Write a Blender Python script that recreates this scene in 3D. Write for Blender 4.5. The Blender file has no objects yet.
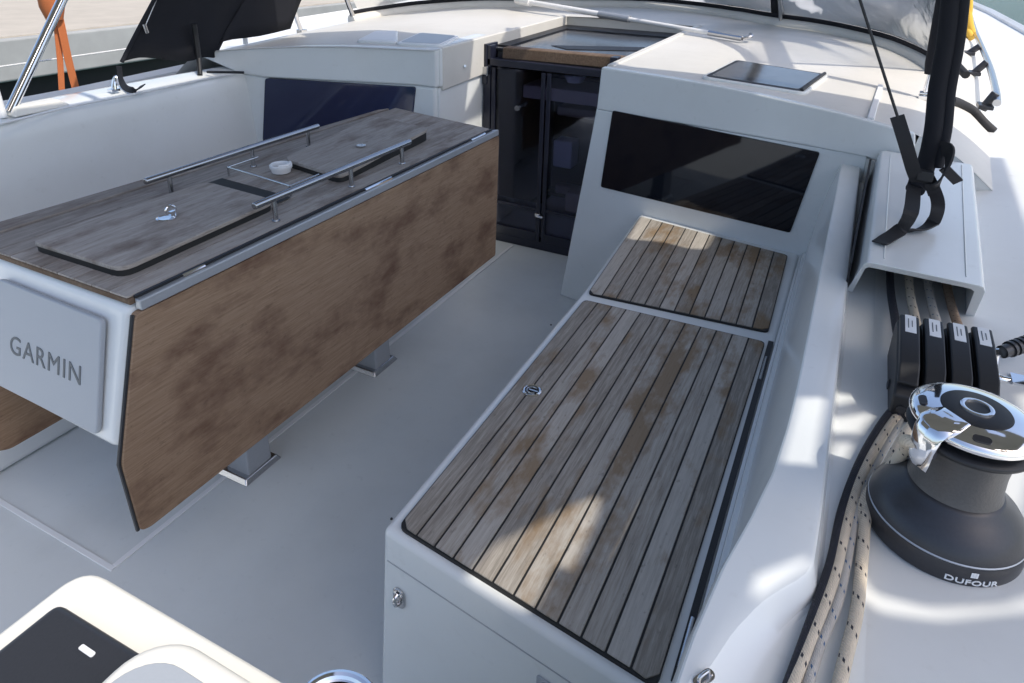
import bpy, bmesh, math, random
from mathutils import Vector, Matrix
random.seed(7)
S = bpy.context.scene
COL = S.collection

# ------------------------------------------------------------------ camera
F, CX, CY, H = 700.0, 512.0, 200.0, 1.31
_f = Vector((885-CX, 255.0, -F)).normalized()
_l = Vector((-1000-CX, 300.0, -F)); _l = (_l - _f*_l.dot(_f)).normalized()
AX, AY = -_l, _f
AZ = AX.cross(AY)
ROT = Matrix((AX, AY, AZ))            # camera axes -> world axes
CAM = Vector((0, 0, H))
cd = bpy.data.cameras.new('camera'); cam = bpy.data.objects.new('camera', cd); COL.objects.link(cam)
cam.matrix_world = Matrix.Translation(CAM) @ ROT.to_4x4()
cd.sensor_width = 36; cd.sensor_fit = 'HORIZONTAL'; cd.lens = F*36/1024
cd.shift_y = -(341.5-CY)/1024
cd.clip_start = 0.02; cd.clip_end = 3000
S.camera = cam

def ray(x, y): return ROT @ Vector((x-CX, CY-y, -F))
def pz(x, y, z): d = ray(x, y); return CAM + d*((z-H)/d.z)
def pX(x, y, v): d = ray(x, y); return CAM + d*(v/d.x)
def pY(x, y, v): d = ray(x, y); return CAM + d*(v/d.y)
def pP(x, y, p0, n):
    d = ray(x, y); p0 = Vector(p0); n = Vector(n); return CAM + d*((p0-CAM).dot(n)/d.dot(n))

# ------------------------------------------------------------------ light
SUN = Vector((0.56, -0.092, 0.83)).normalized()
el = math.asin(SUN.z); az = math.atan2(SUN.x, SUN.y)
w = bpy.data.worlds.new('World'); S.world = w; w.use_nodes = True
nt = w.node_tree; bg = nt.nodes['Background']
sky = nt.nodes.new('ShaderNodeTexSky'); sky.sky_type = 'NISHITA'; sky.sun_disc = False
sky.sun_elevation = el; sky.sun_rotation = az; sky.dust_density = 2.5; sky.air_density = .9; sky.ozone_density = .9
nt.links.new(sky.outputs[0], bg.inputs[0]); bg.inputs[1].default_value = 0.15
sl = bpy.data.lights.new('sun', 'SUN'); sl.energy = 2.0; sl.angle = math.radians(0.55); sl.color = (1, .93, .82)
so = bpy.data.objects.new('sun', sl); COL.objects.link(so); so.rotation_euler = SUN.to_track_quat('Z', 'Y').to_euler()
vs = S.view_settings; vs.view_transform = 'Standard'; vs.look = 'None'; vs.exposure = 0.76; vs.gamma = 1

# ------------------------------------------------------------------ materials
def nodes(name):
    m = bpy.data.materials.new(name); m.use_nodes = True
    t = m.node_tree; b = t.nodes['Principled BSDF']
    return m, t, b
def N(t, typ, **kw):
    n = t.nodes.new(typ)
    for k, v in kw.items():
        if k.startswith('i_'): n.inputs[k[2:].replace('_', ' ')].default_value = v
        else: setattr(n, k, v)
    return n
def ramp(t, stops):
    r = t.nodes.new('ShaderNodeValToRGB'); e = r.color_ramp.elements
    while len(e) < len(stops): e.new(0.5)
    for k, (p, c) in zip(e, stops):
        k.position = p; k.color = (*c, 1) if len(c) == 3 else c
    return r
def coords(t, scale):
    tc = t.nodes.new('ShaderNodeTexCoord'); mp = t.nodes.new('ShaderNodeMapping')
    mp.inputs['Scale'].default_value = scale
    t.links.new(tc.outputs['Object'], mp.inputs['Vector']); return mp
def noise(t, scale3, detail=4, rough=.55, s=1.0):
    mp = coords(t, scale3); n = t.nodes.new('ShaderNodeTexNoise')
    n.inputs['Scale'].default_value = s; n.inputs['Detail'].default_value = detail; n.inputs['Roughness'].default_value = rough
    t.links.new(mp.outputs[0], n.inputs['Vector']); return n
def mixc(t, fac, a, b, mode='MIX'):
    m = t.nodes.new('ShaderNodeMix'); m.data_type = 'RGBA'; m.blend_type = mode
    for s, v in ((0, fac), (6, a), (7, b)):
        if hasattr(v, 'is_output'): t.links.new(v, m.inputs[s])
        else: m.inputs[s].default_value = v if s == 0 else (*v, 1)
    return m.outputs[2]
def bump(t, b, h, strength=.2, dist=.002):
    n = t.nodes.new('ShaderNodeBump'); n.inputs['Strength'].default_value = strength; n.inputs['Distance'].default_value = dist
    t.links.new(h, n.inputs['Height']); t.links.new(n.outputs[0], b.inputs['Normal'])

def gelcoat(name, col, rough=.22, dirt=.12, fine=0.0, dirtcol=(.42, .41, .38)):
    m, t, b = nodes(name)
    n1 = noise(t, (3, 3, 3), 6, .6); n2 = noise(t, (40, 40, 40), 4, .6)
    r = ramp(t, [(.45, (0, 0, 0)), (.75, (1, 1, 1))]); t.links.new(n1.outputs[0], r.inputs[0])
    mm = N(t, 'ShaderNodeMath', operation='MULTIPLY'); t.links.new(r.outputs[0], mm.inputs[0]); mm.inputs[1].default_value = dirt
    c = mixc(t, mm.outputs[0], col, dirtcol)
    r3 = ramp(t, [(.62, (0, 0, 0)), (.72, (1, 1, 1))]); t.links.new(n2.outputs[0], r3.inputs[0])
    m3 = N(t, 'ShaderNodeMath', operation='MULTIPLY'); t.links.new(r3.outputs[0], m3.inputs[0]); m3.inputs[1].default_value = dirt*.6
    c = mixc(t, m3.outputs[0], c, dirtcol)
    t.links.new(c, b.inputs['Base Color'])
    rr = N(t, 'ShaderNodeMapRange'); rr.inputs['To Min'].default_value = rough*.8; rr.inputs['To Max'].default_value = rough*1.5
    t.links.new(n1.outputs[0], rr.inputs[0]); t.links.new(rr.outputs[0], b.inputs['Roughness'])
    if fine:
        n4 = noise(t, (600, 600, 600), 2); bump(t, b, n4.outputs[0], fine, .001)
    else:
        n4 = noise(t, (5, 5, 5), 2); bump(t, b, n4.outputs[0], .05, .01)
    return m

def teak(name, cols, stain, grain=(140, 5, 140), stain_amt=.8, stain_scale=(7, 2.2, 7), tone=True, rough=.75, blot=(.50, .68), bmp=.35):
    m, t, b = nodes(name)
    g = noise(t, grain, 6, .65); g2 = noise(t, tuple(v*3 for v in grain), 3, .6)
    add = N(t, 'ShaderNodeMath', operation='MULTIPLY_ADD'); t.links.new(g2.outputs[0], add.inputs[0]); add.inputs[1].default_value = .45
    t.links.new(g.outputs[0], add.inputs[2])
    fac = N(t, 'ShaderNodeMath', operation='MULTIPLY_ADD'); fac.inputs[1].default_value = 1.0; fac.inputs[2].default_value = -.22
    t.links.new(add.outputs[0], fac.inputs[0]); last = fac.outputs[0]
    if tone:
        at = N(t, 'ShaderNodeAttribute', attribute_name='tone')
        a2 = N(t, 'ShaderNodeMath', operation='MULTIPLY_ADD'); t.links.new(at.outputs['Fac'], a2.inputs[0]); a2.inputs[1].default_value = .4
        t.links.new(last, a2.inputs[2])
        a3 = N(t, 'ShaderNodeMath', operation='SUBTRACT'); t.links.new(a2.outputs[0], a3.inputs[0]); a3.inputs[1].default_value = .2; last = a3.outputs[0]
    r = ramp(t, [(.25, cols[0]), (.5, cols[1]), (.8, cols[2])]); t.links.new(last, r.inputs[0])
    s1 = noise(t, stain_scale, 6, .62)
    if tone:
        at2 = N(t, 'ShaderNodeAttribute', attribute_name='tone'); cmb = t.nodes.new('ShaderNodeCombineXYZ'); sc9 = N(t, 'ShaderNodeMath', operation='MULTIPLY'); t.links.new(at2.outputs['Fac'], sc9.inputs[0]); sc9.inputs[1].default_value = 1.1
        t.links.new(sc9.outputs[0], cmb.inputs[1]); va = N(t, 'ShaderNodeVectorMath', operation='ADD'); src = s1.inputs['Vector'].links[0].from_socket; t.links.new(src, va.inputs[0]); t.links.new(cmb.outputs[0], va.inputs[1]); t.links.new(va.outputs[0], s1.inputs['Vector'])
    rs = ramp(t, [(blot[0], (0, 0, 0)), (blot[1], (1, 1, 1))]); t.links.new(s1.outputs[0], rs.inputs[0])
    mm = N(t, 'ShaderNodeMath', operation='MULTIPLY'); t.links.new(rs.outputs[0], mm.inputs[0]); mm.inputs[1].default_value = stain_amt
    c = mixc(t, mm.outputs[0], r.outputs[0], stain, 'MIX')
    sp = noise(t, (90, 40, 90), 3, .7); r4 = ramp(t, [(.62, (0, 0, 0)), (.74, (1, 1, 1))]); t.links.new(sp.outputs[0], r4.inputs[0])
    m4 = N(t, 'ShaderNodeMath', operation='MULTIPLY'); t.links.new(r4.outputs[0], m4.inputs[0]); m4.inputs[1].default_value = .45
    c = mixc(t, m4.outputs[0], c, tuple(v*.35 for v in cols[0]))
    t.links.new(c, b.inputs['Base Color']); b.inputs['Roughness'].default_value = rough
    b.inputs['Specular IOR Level'].default_value = .35
    bump(t, b, add.outputs[0], bmp, .0012)
    return m

def simple(name, col, rough=.5, metal=0, bumpS=0, bscale=80, var=.0, spec=.5, coat=0):
    m, t, b = nodes(name)
    b.inputs['Roughness'].default_value = rough; b.inputs['Metallic'].default_value = metal
    b.inputs['Specular IOR Level'].default_value = spec; b.inputs['Coat Weight'].default_value = coat
    n = noise(t, (bscale,)*3, 4, .6)
    c = mixc(t, n.outputs[0], tuple(v*(1-var) for v in col), tuple(min(1, v*(1+var)) for v in col))
    t.links.new(c, b.inputs['Base Color'])
    if bumpS: bump(t, b, n.outputs[0], bumpS, .002)
    return m

M = {}
M['gel'] = gelcoat('gelcoat', (.75, .775, .778), .16, .16)
M['gelfloor'] = gelcoat('floor_gelcoat', (.63, .668, .680), .32, .30, .12, (.38, .41, .42))
M['gelroof'] = gelcoat('roof_gelcoat', (.64, .622, .58), .42, .30, .15)
M['geldeck'] = gelcoat('deck_gelcoat', (.70, .715, .71), .3, .22, .05)
M['seam'] = gelcoat('seam_gelcoat', (.76, .78, .80), .3, .05)
M['cream'] = gelcoat('cream_gelcoat', (.78, .76, .70), .4, .06)
M['seat'] = teak('weathered_teak_slats', [(.25, .222, .19), (.385, .352, .31), (.50, .465, .42)], (.225, .145, .072), grain=(170, 9, 170), stain_amt=.8, stain_scale=(10, 4, 10), blot=(.52, .64))
M['top'] = teak('grey_weathered_teak', [(.235, .205, .18), (.34, .305, .275), (.43, .39, .355)], (.14, .10, .078), grain=(110, 8, 110), stain_amt=.8, stain_scale=(12, 5, 12), tone=True)
M['leaf'] = teak('brown_teak_panel', [(.20, .125, .075), (.285, .188, .120), (.345, .24, .165)], (.115, .058, .036), grain=(40, 10, 280), stain_amt=.78, stain_scale=(9, 5.5, 11), tone=False, blot=(.47, .66), bmp=.10)
M['trim'] = teak('teak_trim', [(.08, .05, .034), (.14, .095, .064), (.2, .14, .1)], (.1, .06, .035), tone=False)
M['caulk'] = simple('black_caulking', (.012, .012, .012), .6)
M['black'] = simple('black_plastic', (.012, .013, .016), .5, bumpS=.08, bscale=200, var=.2)
M['anod'] = simple('dark_grey_anodised', (.055, .056, .062), .36, .55, .03, 300, .15)
M['grip'] = simple('ribbed_drum_metal', (.11, .11, .112), .42, .7, .25, 300, .15)
M['chrome'] = simple('polished_stainless', (.82, .82, .83), .07, 1, .015, 30, .03)
M['steel'] = simple('brushed_stainless', (.55, .55, .56), .25, 1, .04, 150, .08)
M['railsteel'] = simple('rail_stainless', (.42, .42, .43), .16, 1, .02, 100, .05)
M['alu'] = simple('grey_aluminium', (.42, .44, .47), .38, .5, .04, 120, .06)
M['greypan'] = simple('grey_plastic_cover', (.36, .39, .43), .42, 0, .05, 500, .04)
M['txt'] = simple('dark_grey_print', (.10, .115, .13), .5)
M['navy'] = simple('navy_painted_frame', (.014, .016, .030), .3, bumpS=.05, bscale=200, var=.2)
M['white'] = simple('white_plastic', (.78, .78, .78), .35, 0, .03, 90, .04)
M['label'] = simple('white_label', (.72, .74, .76), .45, 0, 0, 60, .05)
M['fabric'] = simple('black_canvas', (.012, .013, .018), .8, 0, .35, 900, .25, .3)
M['canopy'] = simple('dark_grey_canvas', (.07, .072, .08), .85, 0, .3, 900, .1, .2)
def canvas(m, col, f):
    t = m.node_tree; b = t.nodes['Principled BSDF']; out = t.nodes['Material Output']
    tr = t.nodes.new('ShaderNodeBsdfTranslucent'); tr.inputs[0].default_value = (*col, 1); mx = t.nodes.new('ShaderNodeMixShader'); mx.inputs[0].default_value = f
    t.links.new(b.outputs[0], mx.inputs[1]); t.links.new(tr.outputs[0], mx.inputs[2]); t.links.new(mx.outputs[0], out.inputs[0])
canvas(M['canopy'], (.58, .58, .53), .42)  # translucency added to brighten the shade below the canopy
M['strap'] = simple('black_webbing', (.014, .014, .017), .7, 0, .3, 500, .3)
M['orange'] = simple('orange_webbing', (.58, .17, .055), .6, 0, .2, 400, .2)
M['yellow'] = simple('yellow_rope_fibre', (.70, .42, .05), .7, 0, .4, 400, .25)
M['darkint'] = simple('dark_interior', (.12, .11, .11), .6)
M['beige'] = simple('beige_counter', (.55, .47, .38), .4)
M['concrete'] = simple('quay_top_concrete', (.42, .38, .32), .85, 0, .3, 3, .18)
M['quaywall'] = simple('quay_wall_concrete', (.30, .31, .31), .85, 0, .4, 2, .3)
M['quaydark'] = simple('shade_black_quay_wall', (.012, .012, .014), .5, 0, .3, 2, .3)  # black stands for the deep shade under the quay slab
M['screen'] = simple('black_screen_cover', (.028, .030, .036), .38, 0, .1, 350, .15)
M['hull'] = gelcoat('hull_gelcoat', (.7, .7, .7), .2)

def glassdark(name, col, rough=.04):
    m, t, b = nodes(name)
    n = noise(t, (4, 4, 4), 3); c = mixc(t, n.outputs[0], tuple(v*.7 for v in col), tuple(v*1.3 for v in col))
    t.links.new(c, b.inputs['Base Color']); b.inputs['Roughness'].default_value = rough
    b.inputs['IOR'].default_value = 1.5
    n2 = noise(t, (6, 6, 6), 2); bump(t, b, n2.outputs[0], .03, .01)
    return m
M['glass'] = glassdark('tinted_black_acrylic', (.016, .022, .062))
M['hatchglass'] = glassdark('smoked_hatch_acrylic', (.045, .047, .055), .16)

def clear(name, tint, amt, rough, bs):
    m, t, b = nodes(name); out = t.nodes['Material Output']; t.nodes.remove(b)
    tr = t.nodes.new('ShaderNodeBsdfTransparent'); tr.inputs[0].default_value = (*tint, 1)
    gl = t.nodes.new('ShaderNodeBsdfGlossy'); gl.inputs['Roughness'].default_value = rough; gl.inputs[0].default_value = (.9, .92, .95, 1)
    fr = t.nodes.new('ShaderNodeFresnel'); fr.inputs[0].default_value = 1.5
    ad = N(t, 'ShaderNodeMath', operation='ADD'); t.links.new(fr.outputs[0], ad.inputs[0]); ad.inputs[1].default_value = amt
    mx = t.nodes.new('ShaderNodeMixShader'); t.links.new(ad.outputs[0], mx.inputs[0]); t.links.new(tr.outputs[0], mx.inputs[1]); t.links.new(gl.outputs[0], mx.inputs[2])
    n = noise(t, (4, 4, 7), 3, .5); n.inputs['Distortion'].default_value = .8
    bn = t.nodes.new('ShaderNodeBump'); bn.inputs['Strength'].default_value = bs; bn.inputs['Distance'].default_value = .05
    t.links.new(n.outputs[0], bn.inputs['Height'])
    t.links.new(bn.outputs[0], gl.inputs['Normal'])
    t.links.new(mx.outputs[0], out.inputs[0]); return m
M['vinyl'] = clear('clear_vinyl', (.90, .91, .93), .10, .16, .22)
M['doorglass'] = clear('tinted_door_glass', (.72, .72, .84), .0, .03, .03)

def water_mat():
    m, t, b = nodes('sea_water')
    b.inputs['Base Color'].default_value = (.012, .075, .062, 1); b.inputs['Roughness'].default_value = .12
    n = noise(t, (1.6, 3.2, 1), 6, .65); bump(t, b, n.outputs[0], .7, .12); return m
M['water'] = water_mat()

def rope_mat(name, base, fleck, along):
    # flecks woven along the rope: the rope mesh carries a UV (u round, v along in metres)
    m, t, b = nodes(name)
    uv = t.nodes.new('ShaderNodeUVMap'); mp = t.nodes.new('ShaderNodeMapping'); mp.inputs['Scale'].default_value = (1, 1, 1)
    t.links.new(uv.outputs[0], mp.inputs[0])
    sep = t.nodes.new('ShaderNodeSeparateXYZ'); t.links.new(mp.outputs[0], sep.inputs[0])
    def math_(op, a, b_=None, c_=None):
        q = N(t, 'ShaderNodeMath', operation=op)
        for i, v in enumerate((a, b_, c_)):
            if v is None: continue
            if hasattr(v, 'is_output'): t.links.new(v, q.inputs[i])
            else: q.inputs[i].default_value = v
        return q.outputs[0]
    # fleck cells: dark where fract(v/along + u*.35) small and fract(3u) small
    vv = math_('FRACT', math_('ADD', math_('DIVIDE', sep.outputs[1], along), math_('MULTIPLY', sep.outputs[0], 1.0)))
    uu = math_('FRACT', math_('MULTIPLY', sep.outputs[0], 7.0))
    f1 = math_('MULTIPLY', math_('LESS_THAN', vv, .11), math_('LESS_THAN', uu, .40))
    br = N(t, 'ShaderNodeTexWave', wave_type='BANDS', bands_direction='DIAGONAL'); br.inputs['Scale'].default_value = 1
    mp2 = t.nodes.new('ShaderNodeMapping'); mp2.inputs['Scale'].default_value = (6, 180, 1); t.links.new(uv.outputs[0], mp2.inputs[0]); t.links.new(mp2.outputs[0], br.inputs[0])
    n = noise(t, (60, 60, 60), 3); cb = mixc(t, n.outputs[0], tuple(v*.75 for v in base), tuple(min(1, v*1.2) for v in base))
    cb = mixc(t, math_('MULTIPLY', br.outputs[1], .25), cb, tuple(v*.6 for v in base))
    c = mixc(t, f1, cb, fleck); t.links.new(c, b.inputs['Base Color']); b.inputs['Roughness'].default_value = .75
    bump(t, b, br.outputs[1], .5, .0015)
    return m
M['ropetan'] = rope_mat('tan_flecked_rope', (.66, .57, .45), (.03, .03, .04), .040)
M['ropegrey'] = rope_mat('grey_flecked_rope', (.50, .47, .43), (.06, .12, .22), .036)
M['ropeblack'] = rope_mat('navy_black_rope', (.016, .018, .028), (.03, .03, .05), .03)
M['ropebrown'] = rope_mat('brown_flecked_rope', (.33, .23, .16), (.10, .06, .04), .02)

# ------------------------------------------------------------------ mesh helpers
class MB:
    def __init__(s): s.b = bmesh.new(); s.tone = s.b.loops.layers.float_color.new('tone') if False else None; s.uv = None
    def face(s, pts):
        return s.b.faces.new([s.b.verts.new(p) for p in pts])
    def box(s, c, sz, rot=None):
        m = Matrix.Translation(c) @ (rot.to_4x4() if rot else Matrix()) @ Matrix.Diagonal((*sz, 1))
        bmesh.ops.create_cube(s.b, size=1, matrix=m); return s
    def prism(s, poly, vec):
        vec = Vector(vec); a = [s.b.verts.new(Vector(p)) for p in poly]; c = [s.b.verts.new(Vector(p)+vec) for p in poly]
        n = len(poly); s.b.faces.new(a); s.b.faces.new(c[::-1])
        for i in range(n): s.b.faces.new((a[i], c[i], c[(i+1) % n], a[(i+1) % n]))
        return s
    def hexa(s, lo, hi):
        a = [s.b.verts.new(Vector(p)) for p in lo]; c = [s.b.verts.new(Vector(p)) for p in hi]
        n = len(lo); s.b.faces.new(a[::-1]); s.b.faces.new(c)
        for i in range(n): s.b.faces.new((a[i], a[(i+1) % n], c[(i+1) % n], c[i]))
        return s
    def tube(s, pts, r, seg=12, cap=True, uv=False, smooth=0):
        pts = [Vector(p) for p in pts]
        if smooth: pts = catmull(pts, smooth)
        rs = r if isinstance(r, (list, tuple)) else [r]*len(pts)
        if len(rs) != len(pts): rs = [rs[0] + (rs[-1]-rs[0])*i/(len(pts)-1) for i in range(len(pts))]
        rings = []; up = None; L = [0]
        for i, p in enumerate(pts):
            d = (pts[min(i+1, len(pts)-1)]-pts[max(i-1, 0)]).normalized()
            if up is None:
                up = Vector((0, 0, 1)) if abs(d.z) < .9 else Vector((1, 0, 0))
            u = (up-d*up.dot(d)).normalized(); v = d.cross(u); up = u
            rings.append([s.b.verts.new(p+(u*math.cos(a)+v*math.sin(a))*rs[i]) for a in [2*math.pi*k/seg for k in range(seg)]])
            if i: L.append(L[-1]+(p-pts[i-1]).length)
        lay = s.b.loops.layers.uv.verify() if uv else None
        for i in range(len(rings)-1):
            for k in range(seg):
                f = s.b.faces.new((rings[i][k], rings[i][(k+1) % seg], rings[i+1][(k+1) % seg], rings[i+1][k]))
                if uv:
                    for lp, (a, c) in zip(f.loops, ((k, i), (k+1, i), (k+1, i+1), (k, i+1))): lp[lay].uv = (a/seg, L[c])
        if cap: s.b.faces.new(rings[0][::-1]); s.b.faces.new(rings[-1])
        return s
    def lathe(s, prof, origin, seg=48, axis=None):
        q = axis.to_track_quat('Z', 'Y').to_matrix() if axis else Matrix.Identity(3)
        rings = []
        for r, z in prof:
            rings.append([s.b.verts.new(Vector(origin)+q @ Vector((r*math.cos(a), r*math.sin(a), z))) for a in [2*math.pi*k/seg for k in range(seg)]])
        for i in range(len(rings)-1):
            for k in range(seg): s.b.faces.new((rings[i][k], rings[i][(k+1) % seg], rings[i+1][(k+1) % seg], rings[i+1][k]))
        s.b.faces.new(rings[0][::-1]); s.b.faces.new(rings[-1]); return s
    def grid(s, rows):
        v = [[s.b.verts.new(Vector(p)) for p in r] for r in rows]
        for i in range(len(v)-1):
            for j in range(len(v[0])-1): s.b.faces.new((v[i][j], v[i][j+1], v[i+1][j+1], v[i+1][j]))
        return s
    def ribbon(s, pts, wid, wvec, th=.0015, smooth=0):
        pts = [Vector(p) for p in pts]
        if smooth: pts = catmull(pts, smooth)
        ws = wvec if isinstance(wvec, list) else [wvec]*len(pts)
        R = []
        for i, p in enumerate(pts):
            d = (pts[min(i+1, len(pts)-1)]-pts[max(i-1, 0)]).normalized(); wv = Vector(ws[min(i, len(ws)-1)]); wv = (wv-d*wv.dot(d)).normalized(); n = d.cross(wv)
            R.append([s.b.verts.new(p+wv*a*wid/2+n*c*th) for a, c in ((-1, -1), (1, -1), (1, 1), (-1, 1))])
        for i in range(len(R)-1):
            for k in range(4): s.b.faces.new((R[i][k], R[i][(k+1) % 4], R[i+1][(k+1) % 4], R[i+1][k]))
        s.b.faces.new(R[0][::-1]); s.b.faces.new(R[-1]); return s
    def build(s, name, mat, parent=None, bevel=0, seg=3, smooth=True, solid=0, angle=35, wn=False):
        bmesh.ops.recalc_face_normals(s.b, faces=s.b.faces)
        me = bpy.data.meshes.new(name); s.b.to_mesh(me); s.b.free()
        o = bpy.data.objects.new(name, me); COL.objects.link(o); me.materials.append(mat)
        if parent:
            o.parent = parent
            if parent.type == 'EMPTY': o.location = -parent.location
        for p in me.polygons: p.use_smooth = smooth
        if smooth: me.set_sharp_from_angle(angle=math.radians(angle))
        if solid:
            q = o.modifiers.new('solid', 'SOLIDIFY'); q.thickness = solid; q.offset = 0
        if wn:
            q = o.modifiers.new('normals', 'WEIGHTED_NORMAL'); q.keep_sharp = True; q.weight = 100
        if bevel:
            q = o.modifiers.new('bevel', 'BEVEL'); q.width = bevel; q.segments = seg; q.limit_method = 'ANGLE'; q.angle_limit = math.radians(30); q.harden_normals = True
        return o
def catmull(p, n):
    out = []
    for i in range(len(p)-1):
        a, b, c, d = p[max(i-1, 0)], p[i], p[i+1], p[min(i+2, len(p)-1)]
        for k in range(n):
            t = k/n
            out.append(.5*((2*b)+(c-a)*t+(2*a-5*b+4*c-d)*t*t+(3*b-a-3*c+d)*t**3))
    out.append(p[-1]); return out
def rrect(cx, cy, w, h, r, n=5):
    o = []
    for sx, sy, a0 in ((1, 1, 0), (-1, 1, 90), (-1, -1, 180), (1, -1, 270)):
        for k in range(n+1):
            a = math.radians(a0+90*k/n); o.append((cx+sx*(w/2-r)+r*math.cos(a), cy+sy*(h/2-r)+r*math.sin(a)))
    return o
def roundpoly(poly, r, n=4):
    P = [Vector(p) for p in poly]; out = []
    for i, p in enumerate(P):
        a = (P[i-1]-p); b = (P[(i+1) % len(P)]-p); k = min(r, a.length*.45, b.length*.45)
        A = p+a.normalized()*k; B = p+b.normalized()*k
        for j in range(n+1):
            t = j/n; out.append(A*(1-t)**2+p*2*t*(1-t)+B*t*t)
    return out

def tag(o, label, cat, group=None):
    o['label'] = label; o['category'] = cat
    if group: o['group'] = group
    return o
def thing(name, label, cat, loc, group=None):
    o = bpy.data.objects.new(name, None); COL.objects.link(o); o.location = loc; o.empty_display_size = .1
    return tag(o, label, cat, group)
def struct(o): o['kind'] = 'structure'; return o
def copy_tree(o, parent=None):
    c = o.copy(); COL.objects.link(c); c.parent = parent
    for ch in list(o.children): copy_tree(ch, c)
    return c
def text_mesh(name, txt, size, fn, mat, parent, ext=.0004, spacing=1.0, bold=0.0):
    cu = bpy.data.curves.new('tmp', 'FONT'); cu.body = txt; cu.size = size; cu.align_x = 'CENTER'; cu.align_y = 'CENTER'; cu.extrude = ext; cu.space_character = spacing; cu.offset = bold; cu.resolution_u = 4
    to = bpy.data.objects.new('tmp', cu); COL.objects.link(to)
    dg = bpy.context.evaluated_depsgraph_get(); me = bpy.data.meshes.new_from_object(to.evaluated_get(dg))
    bpy.data.objects.remove(to); bpy.data.curves.remove(cu)
    for v in me.vertices: v.co = fn(v.co)
    me.name = name; o = bpy.data.objects.new(name, me); COL.objects.link(o); me.materials.clear(); me.materials.append(mat)
    if parent:
        o.parent = parent
        if parent.type == 'EMPTY': o.location = -parent.location
    return o
def slats(name, nl, nr, fl, fr, n, z, mat, parent, gap=.0034, th=.006, corner=.014):
    """planks running fore and aft between four plan corners (each plank its own tone)"""
    b = MB(); tl = []
    nl, nr, fl, fr = [Vector((p[0], p[1], z)) for p in (nl, nr, fl, fr)]
    for i in range(n):
        a0, a1 = i/n, (i+1)/n
        p = [nl.lerp(nr, a0), nl.lerp(nr, a1), fl.lerp(fr, a1), fl.lerp(fr, a0)]
        g = Vector((gap/2, 0, 0)); p = [p[0]+g, p[1]-g, p[2]-g, p[3]+g]
        d = (p[3]-p[0]).normalized()*gap; p[0] += d; p[1] += d; p[2] -= d; p[3] -= d
        if i == 0: p = [p[0]+Vector((corner, -corner*.1, 0)), p[1], p[2], p[3]+Vector((corner*.7, 0, 0)), p[3]-Vector((0, corner*.7, 0)), p[0]+(p[3]-p[0]).normalized()*corner]
        elif i == n-1: p = [p[0], p[1]-Vector((corner, 0, 0)), p[1]+(p[2]-p[1]).normalized()*corner, p[2]-Vector((0, corner*.7, 0)), p[2]-Vector((corner*.7, 0, 0)), p[3]]
        nv = len(b.b.verts); b.hexa([q-Vector((0, 0, th)) for q in p], p)
        tl += [random.random()]*(len(b.b.verts)-nv)
    o = b.build(name, mat, parent, bevel=.0009, seg=1)
    at = o.data.attributes.new('tone', 'FLOAT', 'POINT')
    for i, v in enumerate(tl): at.data[i].value = v
    return o

# ================================================================== SETTING
# ---- sea
b = MB(); b.face([(-900, -900, -.6), (900, -900, -.6), (900, 1500, -.6), (-900, 1500, -.6)])
struct(b.build('sea', M['water'], smooth=False))
# ---- quay: concrete slab over a wall coloured black for the shade beneath
b = MB(); b.box((-38, 20, -.03), (60, 160, .44))
q = struct(b.build('quay', M['quaywall'], bevel=.03, smooth=False))
b = MB(); b.box((-38.02, 20, .196), (59.9, 159.9, .02)); b.build('pavement', M['concrete'], q, smooth=False)
b = MB(); b.box((-38.4, 20, -1.1), (60, 158, 1.68)); b.build('quay_base', M['quaydark'], q, smooth=False)

def deck_z(y): return .70 + max(0, y-1.5)*.034
# ---- cockpit floor
b = MB(); b.box((-1.2, 1.05, -.03), (2.4, 4.2, .06)); floor_ = struct(b.build('cockpit_floor', M['gelfloor'], smooth=False))
b = MB()
b.prism([(-1.2735, .652, .0005), (-1.2605, .652, .0005), (-1.2605, 2.6, .0005), (-1.2735, 2.6, .0005)], (0, 0, .003))
b.prism([(-2.3, .639, .0005), (-1.2605, .639, .0005), (-1.2605, .652, .0005), (-2.3, .652, .0005)], (0, 0, .003))
b.build('floor_seam', M['seam'], floor_, bevel=.002, seg=2)
# ---- decks
edge = [(1.02, -1.5), (1.04, 0), (1.02, 1.5), (1.0, 2.6), (.94, 3.8), (.86, 5.0), (.72, 6.6), (.42, 8.2), (-.1, 9.6), (-1.12, 11)]
def edge_x(y):
    for (x0, y0), (x1, y1) in zip(edge, edge[1:]):
        if y <= y1: return x0+(x1-x0)*(y-y0)/(y1-y0)
    return -1.12
def deckrow(y, sgn):
    c = -1.12; e = edge_x(y)
    x0 = .10 if y < 2.25 else (.0 if y < 3.4 else c)
    r = []
    for k in range(25):
        x = x0+(e-x0)*k/24; tt_ = max(0, min(1, (x-.1)/.34)); z = .681+(deck_z(y)-.681)*tt_*tt_*(3-2*tt_)
        r.append((x if sgn > 0 else 2*c-x, y, z))
    if sgn < 0 and y < 2.8: r = [(max(p[0], -2.62), p[1], p[2]) for p in r]
    r.append((r[-1][0], y, r[-1][2]+.018)); r.append((r[-1][0]+.025*sgn, y, r[-1][2]+.016)); r.append((r[-1][0], y, -.5))
    return r
ys = [-1.5, -.6, 0, .4, .8, 1.2, 1.6, 2.0, 2.2499, 2.2501, 2.8, 3.399, 3.401, 4.3, 5.2, 6.2, 7.2, 8.2, 9.2, 10.2, 10.95]
for sg in (1, -1):
    b = MB(); b.grid([deckrow(y, sg) for y in ys[:9]]); b.grid([deckrow(y, sg) for y in ys[9:12]]); b.grid([deckrow(y, sg) for y in ys[12:]])
    struct(b.build('side_deck', M['geldeck'], bevel=0))

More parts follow.
